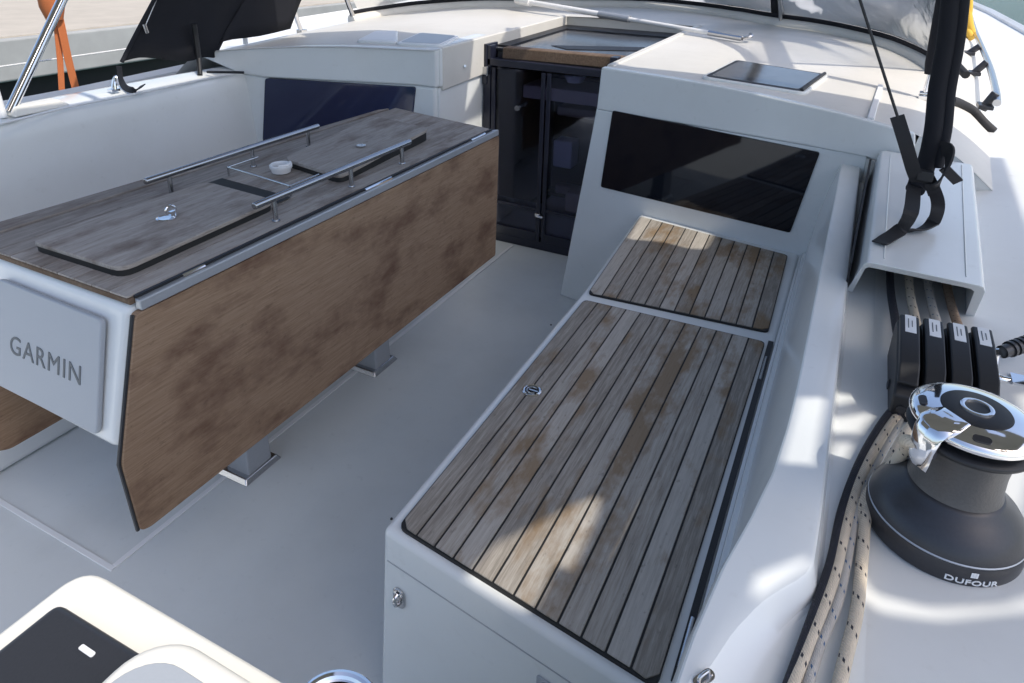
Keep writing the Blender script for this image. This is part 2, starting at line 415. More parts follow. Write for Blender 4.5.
# ================================================================== CABIN
CXL = -1.12
TAB = [(0, 0), (.34, -.010), (.6, -.0135), (.70, -.0155), (.84, -.023), (.98, -.034), (1.09, -.043), (1.17, -.0525), (1.244, -.062), (1.30, -.073), (1.36, -.098), (1.42, -.138), (1.5, -.205), (1.56, -.265), (1.62, -.33)]
def tab(d):
    for (a, u), (c, v) in zip(TAB, TAB[1:]):
        if d <= c: return u+(v-u)*(d-a)/(c-a)
    return -.33
def roof_z(x, y):
    d = abs(x-CXL); d = d - .10*max(0, min(y-2.1, 2.2)) if d > .5 else d
    z = .911 + .022*(y-2.25) + tab(max(0, d))
    if y > 5.2: z -= (y-5.2)**2*.03
    return z
def proof(px_, py_):
    d = ray(px_, py_); t = .5
    p = CAM+d*((.9-H)/d.z)
    for k in range(40): p = CAM + d*((roof_z(p.x, p.y)-H)/d.z)
    return p
SP = ((-.75, 2.25, 0), (.154, 1, 0)); PP = ((-1.525, 2.25, 0), (-.25, 1, 0))
def sp(x, y, off=0): return pP(x, y, (SP[0][0], SP[0][1]-off, 0), SP[1])
def pp_(x, y, off=0): return pP(x, y, (PP[0][0], PP[0][1]-off, 0), PP[1])
cabin = thing('boat_cabin', 'white moulded yacht cabin with dark windows and smoked companionway doors', 'cabin', (-1.12, 2.6, 0))
# starboard bulkhead, lower face
b = MB(); b.prism([Vector((-.790, 2.2562, .757)), Vector((-.40, 2.1961, .757)), Vector((.06, 2.125, .757)), Vector((.06, 2.125, 0)), Vector((-.895, 2.272, 0))], (0, .10, 0))
b.build('bulkhead', M['gel'], cabin, bevel=.004, seg=3)
# starboard fascia under the roof edge, 6 mm proud at its lower lip
top = [sp(603, 68), sp(660, 72), sp(720, 83), sp(795, 108), sp(870, 130), sp(912, 141)]
fz = [Vector((x, 2.25-.154*(x+.75), roof_z(x, 2.25-.154*(x+.75))+.002)) for x in [-.782+.944*k/30 for k in range(31)]]
low = [Vector((-.790, 2.2562, .7575)), Vector((-.40, 2.1961, .7575)), Vector((-.1, 2.1499, .7575)), Vector((.06, 2.1253, .7575)), sp(870, 157), sp(914, 168)]
off = [Vector((0, -.0005, 0)), Vector((0, -.0015, 0)), Vector((0, -.004, 0)), Vector((0, -.012, 0)), Vector((0, -.016, 0)), Vector((0, -.018, 0))]
b = MB(); poly = [a+Vector((0, -.0005-.016*(k/30)**2, 0)) for k, a in enumerate(fz)]+[a+o_ for a, o_ in zip(low, off)][::-1]
b.prism(poly, (0, .03, 0)); b.build('fascia', M['gel'], cabin, bevel=.006, seg=3)
# trunk side panel closing the cabin end outboard
ep = [Vector((x, 2.107, min(roof_z(x, 2.107)-.001, .752 if x < .17 else 9))) for x in [.06+.45*k/24 for k in range(25)]]; ep = [p for p in ep if p.z > .68]
b = MB(); b.prism(ep+[Vector((ep[-1].x, 2.107, .66)), Vector((.06, 2.107, .66))], (0, .03, 0)); b.build('end_panel', M['geldeck'], cabin)
# port bulkhead
b = MB(); b.prism([Vector((-1.455, 2.2675, .757)), Vector((-1.455, 2.2675, 0)), Vector((-2.34, 2.046, 0)), pp_(240, 73.5), pp_(265, 77.5), pp_(417, 85.5)], (0, .10, 0))
b.build('bulkhead', M['gel'], cabin, bevel=.012)
ptop = [Vector((x, 2.25+.25*(x+1.525), roof_z(x, 2.25+.25*(x+1.525))+.002)) for x in [-1.444-1.0*k/30 for k in range(31)]]; ptop = [p for p in ptop if p.z > .765]
plow = [pp_(437, 88), pp_(417, 85.5), pp_(265, 77.5), pp_(240, 73.5)]
b = MB(); b.prism([p+Vector((0, -.006, 0)) for p in ptop+plow[::-1]], (0, .04, 0)); b.build('fascia', M['gel'], cabin, bevel=.010, seg=4)
# port companionway cheek
b = MB(); b.hexa([(-1.50, 2.285, 0), (-1.447, 2.285, 0), (-1.437, 2.70, 0), (-1.50, 2.70, 0)], [(-1.50, 2.285, .752), (-1.447, 2.285, .752), (-1.437, 2.70, .752), (-1.50, 2.70, .752)]); b.build('companionway_side', M['gel'], cabin, bevel=.008)
b = MB(); b.hexa([(-1.52, 2.30, .756), (-1.440, 2.283, .756), (-1.433, 2.70, .756), (-1.52, 2.70, .756)], [(-1.52, 2.30, .904), (-1.440, 2.283, .904), (-1.433, 2.70, .912), (-1.52, 2.70, .912)])
b.build('companionway_side', M['gel'], cabin, bevel=.008)
b = MB(); b.tube([pX(465, 66, -1.436), pX(465, 66, -1.425)], .006, 12); b.build('stud', M['steel'], cabin)
# starboard companionway cheek (seen edge on)
b = MB(); b.hexa([(-.892, 2.28, 0), (-.80, 2.28, 0), (-.74, 2.75, 0), (-.89, 2.75, 0)], [(-.782, 2.28, .895), (-.70, 2.28, .895), (-.70, 2.75, .905), (-.79, 2.75, .905)]); b.build('companionway_side', M['gel'], cabin, bevel=.006)
# roof
def roof_strip(xs_fn, y0fn, y1, ny, nx):
    rows = []
    for i in range(nx+1):
        a = i/nx; row = []
        for j in range(ny+1):
            x = xs_fn(a, 0); y = y0fn(x)+(y1-y0fn(x))*j/ny; x = xs_fn(a, y)
            row.append((x, y, roof_z(x, y)))
        rows.append(row)
    return rows
def wide(y): return 1.52 + .10*max(0, min(y-2.1, 2.2)) - (max(0, y-5.5)*.22)
b = MB()
b.grid(roof_strip(lambda a, y: (-.776+.034*(y-2.25))+a*((CXL+wide(max(y, 2.1)))+.776-.034*(y-2.25)), lambda x: 2.25-.154*(x+.75)-.006 if x < .18 else 2.105, 3.45, 22, 44))
b.grid(roof_strip(lambda a, y: (-1.442+.03*(y-2.25))-a*((-CXL+wide(max(y, 2.1)))-(1.442-.03*(y-2.25))), lambda x: max(2.25+.25*(x+1.525), 2.02)-.008, 3.45, 22, 44))
rows = []
for j in range(41):
    y = 3.45+4.7*j/40; rows.append([(CXL+wide(y)*k/48, y, roof_z(CXL+wide(y)*k/48, y)) for k in range(-48, 49)])
b.grid(rows)
b.build('roof', M['gelroof'], cabin, angle=50)
# inner walls of the hatch slot
for x0, x1, dx in ((-1.462, -1.437, .036), (-.779, -.752, .040)):
    b = MB(); b.hexa([(x0, 2.30, .74), (x1, 2.30, .74), (x1+dx, 3.47, .80), (x0+dx, 3.47, .80)], [(x0, 2.30, .907), (x1, 2.30, .907), (x1+dx, 3.47, .934), (x0+dx, 3.47, .934)]); b.build('hatch_rail', M['gelroof'], cabin, bevel=.006)
b = MB(); b.box((-1.09, 3.48, .87), (.76, .04, .12)); b.build('hatch_rail', M['gelroof'], cabin, bevel=.006)
# sliding hatch, sunk between the rails
b = MB(); b.hexa([(-1.435, 2.68, .852), (-.79, 2.68, .852), (-.765, 3.455, .868), (-1.405, 3.455, .868)], [(-1.435, 2.68, .864), (-.79, 2.68, .864), (-.765, 3.455, .882), (-1.405, 3.455, .882)])
sh = b.build('sliding_hatch', M['hatchglass'], cabin, bevel=.003)
zz = lambda y: .8645+(y-2.68)*.0232
b = MB()
b.hexa([(x, y, zz(y)) for x, y in ((-1.433, 2.72), (-1.365, 2.72), (-1.345, 3.45), (-1.403, 3.45))], [(x, y, zz(y)+.005) for x, y in ((-1.433, 2.72), (-1.365, 2.72), (-1.345, 3.45), (-1.403, 3.45))])
b.hexa([(x, y, zz(y)) for x, y in ((-1.345, 3.32), (-.80, 3.32), (-.80, 3.45), (-1.345, 3.45))], [(x, y, zz(y)+.005) for x, y in ((-1.345, 3.32), (-.80, 3.32), (-.80, 3.45), (-1.345, 3.45))])
b.build('frame', M['black'], sh)
b = MB(); b.hexa([(x, y, zz(y)+.0005) for x, y in ((-1.22, 2.84), (-1.12, 2.78), (-.85, 2.90), (-.85, 3.0))], [(x, y, zz(y)+.002) for x, y in ((-1.22, 2.84), (-1.12, 2.78), (-.85, 2.90), (-.85, 3.0))]); b.build('grip_pad', M['black'], sh)
b = MB(); b.hexa([(-1.36, 2.645, .826), (-.775, 2.645, .832), (-.775, 2.70, .832), (-1.36, 2.70, .826)], [(-1.36, 2.65, .872), (-.775, 2.65, .878), (-.775, 2.71, .878), (-1.36, 2.71, .872)]); b.build('trim', M['trim'], sh, bevel=.005)
# companionway frame and doors
b = MB()
b.box((-1.415, 2.64, .44), (.034, .05, .88)); b.box((-.86, 2.64, .44), (.03, .05, .88)); b.box((-1.14, 2.64, .812), (.58, .05, .030)); b.box((-1.14, 2.64, .02), (.58, .05, .04)); 
b.box((-1.424, 2.66, .80), (.022, .10, .17))
fr = b.build('companionway_frame', M['navy'], cabin, bevel=.003)
for x0, x1 in ((-1.395, -1.142), (-1.138, -.875)):
    b = MB(); b.box(((x0+x1)/2, 2.628, .415), (x1-x0, .008, .75)); d = b.build('companionway_door', M['doorglass'], cabin, smooth=False)
    b = MB(); b.box((x0+.011, 2.618, .415), (.018, .008, .75)); b.box((x1-.011, 2.618, .415), (.018, .008, .75)); b.box(((x0+x1)/2, 2.618, .06), (x1-x0-.04, .008, .04)); b.box(((x0+x1)/2, 2.618, .19), (x1-x0-.04, .006, .012)); b.build('frame', M['navy'], d, bevel=.002)
b = MB(); b.box((-1.15, 2.605, .17), (.022, .02, .016)); b.tube([(-1.15, 2.59, .17), (-1.12, 2.59, .168)], .005); b.build('lock', M['chrome'], cabin, bevel=.003)
b = MB(); b.box((-1.418, 2.606, .775), (.034, .012, .034)); b.tube([(-1.405, 2.598, .755), (-1.405, 2.598, .795)], .005, 8); b.build('hinge', M['steel'], cabin, bevel=.002)
b = MB(); b.lathe([(.006, 0), (.006, .02), (.012, .022), (.012, .03)], pY(520, 107, 2.62), 12, Vector((0, -1, 0))); b.build('door_knob', M['steel'], cabin)
# saloon behind the doors
b = MB(); 
b.face([(-2.1, 2.72, -.9), (0, 2.72, -.9), (0, 5, -.9), (-2.1, 5, -.9)]); b.face([(-2.1, 5, -.9), (0, 5, -.9), (0, 5, .68), (-2.1, 5, .68)]); b.face([(-2.1, 2.72, -.9), (-2.1, 5, -.9), (-2.1, 5, .68), (-2.1, 2.72, .68)]); b.face([(0, 2.72, -.9), (0, 5, -.9), (0, 5, .68), (0, 2.72, .68)])
b.build('saloon', M['darkint'], cabin, smooth=False)
b = MB(); b.box((-.75, 3.5, .48), (1.2, .5, .05)); b.box((-.95, 3.3, .05), (.8, .06, .05)); b.box((-1.0, 3.9, .60), (1.4, .05, .16)); b.build('saloon_counter', M['beige'], cabin, bevel=.01)
b = MB(); p0, p1 = pY(523, 84, 2.86), pY(600, 99, 2.86); b.box((p0+p1)/2+Vector((0, .12, -.02)), (p1.x-p0.x, .24, .06)); b.build('saloon_worktop', M['beige'], cabin, bevel=.006)
b = MB(); b.lathe([(.035, 0), (.05, .03), (.048, .034), (.001, .01)], pY(575, 82, 2.93), 20); b.build('saloon_bowl', M['white'], cabin)
for i, (x, y, z, w_, d_, h_) in enumerate(((-1.25, 3.15, .30, .10, .10, .14), (-1.10, 3.05, .10, .16, .12, .10), (-1.28, 3.2, -.05, .2, .2, .1), (-1.02, 3.0, -.12, .10, .3, .05))):
    b = MB(); b.box((x, y, z), (w_, d_, h_)); b.build('saloon_locker', M['beige' if i % 2 else 'white'], cabin, bevel=.01)
b = MB(); b.lathe([(.04, 0), (.06, .08), (.055, .12), (.02, .14)], (-1.0, 3.4, .505), 20); b.lathe([(.05, 0), (.05, .1), (.02, .12)], (-.86, 3.45, .505), 20); b.build('saloon_kettle', M['steel'], cabin)
# windows
wp = roundpoly([sp(600.5, 187, .006), sp(790, 233, .006), sp(820, 152.5, .006), sp(612.5, 110.5, .006)], .008)
M['glassb'] = glassdark('black_acrylic', (.006, .008, .013))
b = MB(); b.prism(wp, (0, .016, 0)); wn = b.build('window', M['glassb'], cabin, bevel=.001, smooth=False)
wp = roundpoly([pp_(265.5, 77.8, .005), pp_(417, 86, .005), pp_(409, 150, .005), pp_(268, 175, .005)], .012)
wp = roundpoly([Vector((-2.15, 2.089, .749)), Vector((-1.528, 2.2445, .755)), Vector((-1.562, 2.236, .50)), Vector((-2.19, 2.079, .48))], .012)
b = MB(); b.prism([p+Vector((0, -.004, 0)) for p in wp], (0, .016, 0)); wn2 = b.build('window', M['glass'], cabin, bevel=.001, smooth=False)
# roof hatches
def hatch(px4, name='roof_hatch', glass='hatchglass', lift=.003, fmat='gel'):
    P = [proof(*p)+Vector((0, 0, .006)) for p in px4]; c = sum(P, Vector())/4
    up = Vector((0, 0, lift))
    b = MB(); ring = roundpoly([c+(p-c)*1.09 for p in P], .03); b.hexa([p-Vector((0, 0, .03)) for p in ring], [p+up for p in ring]); h = b.build(name, M[fmat], cabin, bevel=.004)
    b = MB(); ring = roundpoly([c+(p-c)*1.02 for p in P], .02); b.hexa([p+up*.5 for p in ring], [p+up+Vector((0, 0, .0012)) for p in ring]); b.build('seal', M['black'] if glass == 'hatchmirror' else M['white'], h, bevel=.0005)
    b = MB(); ring = roundpoly([c+(p-c)*.93 for p in P], .02); b.hexa([p+up*.5 for p in ring], [p+up+Vector((0, 0, .0025)) for p in ring]); pn = b.build('pane', M[glass], h, bevel=.001)
    b = MB(); e0, e1 = P[3].lerp(P[2], .93)+up*1.6, P[0].lerp(P[1], .93)+up*1.6
    return h, P
M['hatchmirror'] = simple('reflection_grey_acrylic', (.26, .26, .265), .14, .8, .3, 14, .3)  # grey mirror metal stands for reflections in the hatch pane
h, P = hatch([(706, 79), (737, 63), (824, 77), (801, 94)], glass='hatchmirror')
b = MB(); b.tube([P[3]+Vector((0, 0, .006)), P[2]+Vector((0, 0, .006))], .006, 8); b.build('gasket', M['black'], h)
hatch([(358, 42.5), (376, 33), (397, 33), (396, 44)], glass='label')
hatch([(398, 45), (420, 35), (458, 38), (440, 47)], glass='alu')
P = [proof(867, 119), proof(874, 121), proof(883, 87), proof(878, 86)]
b = MB(); b.hexa([p-Vector((0, 0, .01)) for p in P], [p+Vector((0, 0, .008)) for p in P]); b.build('roof_track', M['white'], cabin, bevel=.003)

# ================================================================== COAMINGS
def smooth(t): t = max(0, min(1, t)); return t*t*(3-2*t)
def lerp_t(tb_, v):
    if v <= tb_[0][0]: return tb_[0][1]
    for (a, u), (c, q) in zip(tb_, tb_[1:]):
        if v <= c: return u+(q-u)*smooth((v-a)/(c-a))*1.0 if False else u+(q-u)*(v-a)/(c-a)
    return tb_[-1][1]
XA = [(.40, -.052), (.50, -.046), (.58, -.036), (.66, -.020), (.74, -.008), (.84, -.002), (.95, 0)]
XB = [(.40, -.040), (.46, -.030), (.52, -.012), (.56, .006), (.592, .028), (.606, .040), (.625, .046), (.70, .0475), (2, .0485)]
ZT = [(.40, .698), (.50, .704), (.60, .714), (.70, .721), (.80, .7225)]
WW = [(.44, .030), (.55, .020), (.60, .010), (.66, .005), (.8, .004)]
co = thing('cockpit_coaming', 'white moulded starboard coaming rising beside the slatted bench', 'coaming', (.02, 1.2, .4))
b = MB(); rows = []
yy_ = [-.5, 0, .3]+[.36+.012*k for k in range(40)]+[.86+.08*k for k in range(17)]
for y in yy_:
    xa, xb, zt, ww = lerp_t(XA, y), lerp_t(XB, y), lerp_t(ZT, y), lerp_t(WW, y)
    dz = .681
    rows.append([(x, y, z) for x, z in (
        (-.060, .40), (-.0600, .421), (-.0585, .426), (-.0565, .4275), (-.0520, .428), (-.0505, .4285), (-.0492, .4305), (-.0485, .435), (-.046+(xa-.0)*.1, .475), (-.036+xa*.35, .56), (-.021+xa*.6, .645),
        (xa-.0065, zt-.022), (xa-.0020, zt-.006), (xa-.0006, zt-.0020), (xa+.0018, zt-.0002), (xa+.006, zt), ((xa+xb)/2, zt+.0010), (xb-.006, zt), (xb-.0015, zt-.0012), (xb+.001, zt-.004),
        (xb+.001+ww*.5, (zt+dz)/2), (xb+.002+ww, dz+.0035), (xb+.006+ww*1.1, dz+.0012), (.088, dz+.0003), (.102, dz+.0002))])
b.grid(rows); b.build('moulding', M['gel'], co, angle=24)
b = MB(); b.box((-.0635, 1.44, .398), (.006, 1.40, .04)); b.build('step_strip', M['gel'], co)
def padeye(base, n, up, s, par):
    n = Vector(n).normalized(); up = Vector(up); up = (up-n*up.dot(n)).normalized(); r = up.cross(n)
    b = MB(); pl = [base+up*y*s+r*x*s for x, y in rrect(0, 0, 1.0, 2.0, .45)]; b.prism(pl, n*s*.12)
    b.tube([base+up*.55*s+n*s*.1, base+up*.45*s+n*s*.7, base-up*.45*s+n*s*.7, base-up*.55*s+n*s*.1], s*.16, 10, smooth=5)
    b.lathe([(.001*s, .1*s), (.26*s, .12*s), (.22*s, .3*s), (.05*s, .32*s)], base+up*.7*s, 14, n)
    return b
o = padeye(pz(704, 679, .7035), (-.1, -.2, 1), (.3, .4, .5), .0105, None).build('padeye', M['steel'])
tag(o, 'small stainless padeye on the white coaming at the bottom edge of the photo', 'padeye')

# port coaming
pc = thing('cockpit_coaming', 'white port coaming behind the table, sunlit along its top', 'coaming', (-2.3, 1.2, .4))
PA = [(-2.20, 0), (-2.215, .40), (-2.235, .70), (-2.243, .745), (-2.25, .757), (-2.262, .762), (-2.30, .772), (-2.36, .778), (-2.40, .772), (-2.412, .755), (-2.42, .60), (-2.46, .60)]
b = MB(); rows = []
for k in range(40):
    y = -.5+2.6*k/39; dx = .075*max(0, (1.4-y))*.6
    tap = smooth((1.30-y)/.15)
    rows.append([(x+dx*(1 if i < 6 else 1)+(.06*tap if 6 <= i <= 9 else 0), y, z-(.0 if i < 6 else .012*tap)) for i, (x, z) in enumerate(PA)])
b.grid(rows); b.build('moulding', M['gel'], pc, angle=60)
b = MB(); b.tube([pz(0, 124, .768), pz(67, 107, .768), pz(145, 92, .768), pz(202, 79.5, .768), pz(240, 72.5, .768)], .004, 8); b.build('toe_bead', M['seam'], pc)
# small moulded housing on the port coaming
P0 = [pz(24, 117, .765), pz(66, 109, .765), pz(60, 101, .765), pz(34, 104, .765)]
b = MB(); b.hexa([(-2.30, 1.17, .77), (-2.24, 1.17, .765), (-2.255, 1.36, .765), (-2.33, 1.36, .77)], [(-2.30, 1.19, .795), (-2.262, 1.19, .793), (-2.275, 1.33, .79), (-2.32, 1.33, .79)]); b.build('moulded_housing', M['cream'], pc, bevel=.008)

# port bench (mostly behind the table)
pb = thing('bench_locker', 'white port bench hidden behind the table with grey teak slats', 'bench', (-1.98, 1.4, 0))
b = MB(); b.box((-1.985, 1.32, .205), (.43, 1.62, .41)); b.build('locker_body', M['gel'], pb, bevel=.02)
slats('seat_slats', (-2.15, .60), (-1.80, .60), (-2.15, 2.02), (-1.80, 2.06), 10, .420, M['seat'], pb)

# ================================================================== STARBOARD BENCH
bench = thing('bench_locker', 'white starboard bench locker with two weathered teak slat seats', 'bench', (-.32, 1.4, 0))
bl = [(-.556, .690), (-.080, .6235), (-.0665, .6235), (-.0665, 2.16), (-.60, 2.245), (-.566, 1.6)]
top_ = [Vector((x, y, .416)) for x, y in bl]; bot = [Vector((p.x-(.028 if p.x < -.3 and p.y < 1 else 0), p.y-(.0 if p.y < 1 else 0), 0)) for p in top_]
b = MB(); b.hexa(bot, top_); b.build('locker_body', M['gel'], bench, bevel=.02, seg=5)
# lid seam on the end face
b = MB(); d = (Vector((-.08, .6235, 0))-Vector((-.556, .690, 0))).normalized(); nrm = Vector((d.y, -d.x, 0))
p0 = Vector((-.548, .6895, .352))+nrm*.0020; p1 = Vector((-.085, .625, .352))+nrm*.0020
b.prism([p0, p1, p1+Vector((0, 0, .0022)), p0+Vector((0, 0, .0022))], -nrm*.004); b.build('lid_seam', M['alu'], bench, smooth=False)
# slat panels
def panel(nl, nr, fl, fr, n):
    z = .4235
    c = [Vector((p[0], p[1], z-.0018)) for p in (nl, nr, fr, fl)]
    b = MB(); rp = roundpoly(c, .015); b.hexa([p-Vector((0, 0, .012)) for p in rp], rp); cb = b.build('caulking', M['caulk'], bench, smooth=False)
    return slats('seat_slats', nl, nr, fl, fr, n, z, M['seat'], bench)
q = lambda x, y: tuple(pz(x, y, .4235))[:2]
panel(q(398, 525.5), q(657, 686), q(584.5, 299), q(765.5, 341), 12)
panel(q(588, 292.5), q(768.5, 331), q(640.5, 216), q(788, 254.5), 12)
# hinge channel along the outboard edge
b = MB(); b.prism([(-.0795, .66, .412), (-.0700, .66, .412), (-.0700, 1.58, .412), (-.0820, 1.58, .412)], (0, 0, .0062)); ch = b.build('hinge_channel', M['black'], bench)
for p0, p1 in (((-.0765, 1.40, .4195), (-.0772, 1.50, .4195)), ((-.074, .68, .4195), (-.0745, .76, .4195))):
    b = MB(); b.tube([p0, p1], .003, 8); b.build('hinge_rod', M['steel'], bench)
# ring pull
rp = pz(532, 391, .4235)
b = MB(); b.lathe([(.0205, -.003), (.0205, .002), (.018, .0034), (.0155, .0028), (.0150, .0002), (.0001, .0001)], rp, 32); o = b.build('lift_ring', M['chrome'], bench)
b = MB(); b.lathe([(.0148, .0003), (.0001, .0006)], rp, 24); b.build('ring_recess', M['caulk'], o)
b = MB(); b.tube([rp+Vector((.011*math.cos(a), .011*math.sin(a), .0026)) for a in [math.radians(40+28*k) for k in range(11)]], .0018, 8); b.box(rp+Vector((.003, .0, .0018)), (.020, .004, .0022)); b.build('ring', M['steel'], o)
# end-face latch near the inboard corner, and the second plate low on the end face
def on_end(px_, py_): return pP(px_, py_, Vector((-.556, .690, 0))+nrm*.001, nrm)
fU = Vector((0, 0, 1))
c0 = on_end(400, 597)
b = MB(); b.prism([c0+d*x+fU*z for x, z in rrect(0, 0, .024, .040, .0105)], nrm*.004); lt = b.build('latch_plate', M['steel'], bench, bevel=.001)
b = MB(); b.tube([c0+fU*.010+nrm*.005, c0+fU*.005+nrm*.013, c0-fU*.008+nrm*.011, c0-fU*.013+nrm*.005], .0034, 8, smooth=4); b.lathe([(.0040, .004), (.0035, .0065), (.0005, .007)], c0+d*.006+fU*.012, 12, nrm); b.lathe([(.0040, .004), (.0035, .0065), (.0005, .007)], c0-d*.006+fU*.012, 12, nrm); b.build('latch_loop', M['chrome'], lt)
c1 = on_end(546, 686)
b = MB(); b.prism([c1+d*x+fU*z for x, z in rrect(0, 0, .030, .026, .003)], nrm*.003); lt2 = b.build('latch_plate', M['greypan'], bench, bevel=.001)
b = MB(); b.lathe([(.006, .003), (.0055, .005), (.0008, .0055)], c1+fU*.004, 16, nrm); b.build('keyhole', M['steel'], lt2)
b = MB(); b.lathe([(.0025, 0), (.002, .0016)], pz(391.5, 519, .417), 10); b.build('snap_stud', M['black'], bench)
b = MB(); b.lathe([(.0025, 0), (.002, .0016)], pz(551, 325, .417), 10); b.build('snap_stud', M['black'], bench)

# ================================================================== TABLE
tb = thing('cockpit_table', 'cockpit table with grey teak top, white tapered box and brown hanging leaves', 'table', (-1.25, 1.3, 0))
TL, TR, T0, T1, TZ = -1.475, -1.043, .655, 1.955, .722
# white box under the top, raked at its after end
b = MB(); b.hexa([(-1.45, .600, .437), (-1.055, .590, .437), (-1.055, 1.90, .437), (-1.45, 1.90, .437)], [(-1.475, .664, .704), (-1.046, .660, .704), (-1.046, 1.93, .704), (-1.475, 1.93, .704)])
b.build('table_box', M['gel'], tb, bevel=.022, seg=4)
b = MB(); b.hexa([(TL+.01, T0+.002, .7045), (TR, T0+.002, .7045), (TR, T1-.003, .7045), (TL+.01, T1+.03, .7045)], [(TL, T0, .7175), (TR, T0, .7175), (TR, T1, .7175), (TL, T1+.08, .7175)]); b.build('tabletop_edge', M['trim'], tb, bevel=.003)
slats('tabletop', (TL+.002, T0-.001), (TR-.002, T0-.001), (TL+.002, T1+.079), (TR-.002, T1-.001), 9, TZ, M['top'], tb, gap=.0018, th=.0042, corner=.003)
# folded port leaf edge strip lying outboard of the top
for (xa_, xb_, fa, fb, zt_) in ((-1.512, TL-.003, -1.487, TL-.003, .7185), (-1.575, -1.516, -1.510, -1.491, .7215)):
    b = MB(); b.hexa([(xa_, .66, .700), (xb_, .66, .700), (fb, 2.02, .700), (fa, 1.98, .700)], [(xa_, .66, zt_), (xb_, .66, zt_), (fb, 2.02, zt_), (fa, 1.98, zt_)]); b.build('edge_strip', M['top'], tb, bevel=.003)
# leaf hinge rail on starboard edge
b = MB(); b.hexa([(TR+.0015, T0+.01, .695), (-1.0262, T0+.01, .695), (-1.0262, 1.985, .695), (TR+.0015, 1.965, .695)], [(TR+.0015, T0+.01, .7165), (-1.0275, T0+.01, .7150), (-1.0275, 1.985, .7150), (TR+.0015, 1.965, .7165)]); hr = b.build('hinge_rail', M['alu'], tb, bevel=.003)
b = MB(); b.box((TR+.004, 1.31, .7195), (.006, 1.29, .005)); b.build('rubber_seal', M['black'], hr)
for (ax, ay), (bx, by) in (((184, 277), (207, 267)), ((358, 189), (386, 177)), ((468, 140), (482, 133.5))):
    p0, p1 = pz(ax, ay, .7185), pz(bx, by, .7185); p0.x = p1.x = -1.0335
    b = MB(); b.tube([p0, p1], .0045, 10); b.build('hinge', M['chrome'], hr)
# leaves
def leaf(x, th, pts):
    b = MB(); b.prism(roundpoly([Vector((x, y, z)) for y, z in pts], .010), (th, 0, 0)); return b.build('hanging_leaf', M['leaf'], tb, bevel=.002)
leaf(-1.028, -.016, [(.655, .6925), (.580, .431), (.588, .275), (.606, .268), (1.976, .262), (1.990, .6925)])
b = MB(); pts = [(.655, .690), (.580, .431), (.588, .275)]
b.tube([Vector((-1.036, y-.0015, z)) for y, z in pts], .0040, 8); b.build('leaf_edging', M['anod'], tb)
leaf(-1.56, .016, [(.655, .695), (.580, .431), (.60, .235), (.64, .215), (1.976, .215), (1.985, .695)])
# cover panel with lettering on the raked end
E0 = Vector((-1.244, .6015, .437)); up = (Vector((0, .664, .704))-Vector((0, .600, .437))); up = Vector((0, up.y, up.z)).normalized(); ri = Vector((1, .0, 0)); ri = Vector((1, -.015, 0)).normalized(); nn = ri.cross(up)
PO = pP(107, 317, (-1.05, .5935, .437), nn); PB = pP(98, 430, (-1.05, .5935, .437), nn); PL = pP(1.5, 282, (-1.05, .5935, .437), nn)
r_ = max(PO.x, PB.x); l_ = PL.x
def face_pt(x, s, o=0): # x world, s along raked face
    base = Vector((-1.05, .5910, .437)); return base+ri*(x+1.05)+up*s+nn*o
s_top = (PO-Vector((-1.05, .5910, .437))).dot(up); s_bot = (PB-Vector((-1.05, .5910, .437))).dot(up)
lx, rx = -1.412, -1.097
pc_, sc_ = (lx+rx)/2, (s_top+s_bot)/2
b = MB(); b.prism([face_pt(x, s, .0012) for x, s in rrect(pc_, sc_, rx-lx, s_top-s_bot, .012)], nn*.011); pan = b.build('display_cover', M['greypan'], tb, bevel=.004)
xm, sm = -1.268, sc_-.012
text_mesh('lettering', 'GARMIN', .052, lambda c: face_pt(xm+.014+c.x*1.03, sm+c.y, .0128+c.z), M['txt'], pan, spacing=1.13)
# pedestal legs
for (y, sx) in ((1.018, 1), (1.545, 1)):
    c = Vector((-1.243, y, 0))
    b = MB(); b.hexa([c+Vector((-.040, -.040, .012)), c+Vector((.040, -.040, .012)), c+Vector((.040, .040, .012)), c+Vector((-.040, .040, .012))], [c+Vector((-.030, -.030, .437)), c+Vector((.030, -.030, .437)), c+Vector((.030, .030, .437)), c+Vector((-.030, .030, .437))])
    lg = b.build('pedestal_leg', M['alu'], tb, bevel=.006)
    b = MB(); b.hexa([c+Vector((sx_*.052, sy*.062, .0005)) for sx_, sy in ((-1, -1), (1, -1), (1, 1), (-1, 1))], [c+Vector((sx_*.043, sy*.053, .0155)) for sx_, sy in ((-1, -1), (1, -1), (1, 1), (-1, 1))]); fp = b.build('foot_plate', M['steel'], lg, bevel=.003)
# lids
def lid(px4, z0, z1, name='table_lid', tilt=0, r=.03):
    P = [pz(*p, z1) for p in px4]; P = roundpoly(P, r)
    y0 = min(p.y for p in P); y1 = max(p.y for p in P); c = sum(P, Vector())/len(P)
    T = [p+Vector((0, 0, tilt*(p.y-y0)/(y1-y0))) for p in P]
    b = MB(); b.hexa([p-Vector((0, 0, z1-z0)) for p in T], T); o = b.build(name, M['top'], tb, bevel=.0025)
    at = o.data.attributes.new('tone', 'FLOAT', 'POINT')
    for k in range(len(at.data)): at.data[k].value = .55
    b = MB(); b.hexa([Vector((c.x+(p.x-c.x)*.985, c.y+(p.y-c.y)*.99, .7222)) for p in P], [Vector((c.x+(p.x-c.x)*.985, c.y+(p.y-c.y)*.99, t_.z-(z1-z0)-.0004)) for p, t_ in zip(P, T)]); b.build('lid_gap_shade', M['caulk'], o)  # black slab stands for the shade in the gap under the lid
    return o
l1 = lid([(28, 240), (121, 269), (276, 200), (206, 181)], .734, .743)
l2 = lid([(283, 158), (340, 176), (430, 132), (374, 120)], .734, .744, tilt=.014)
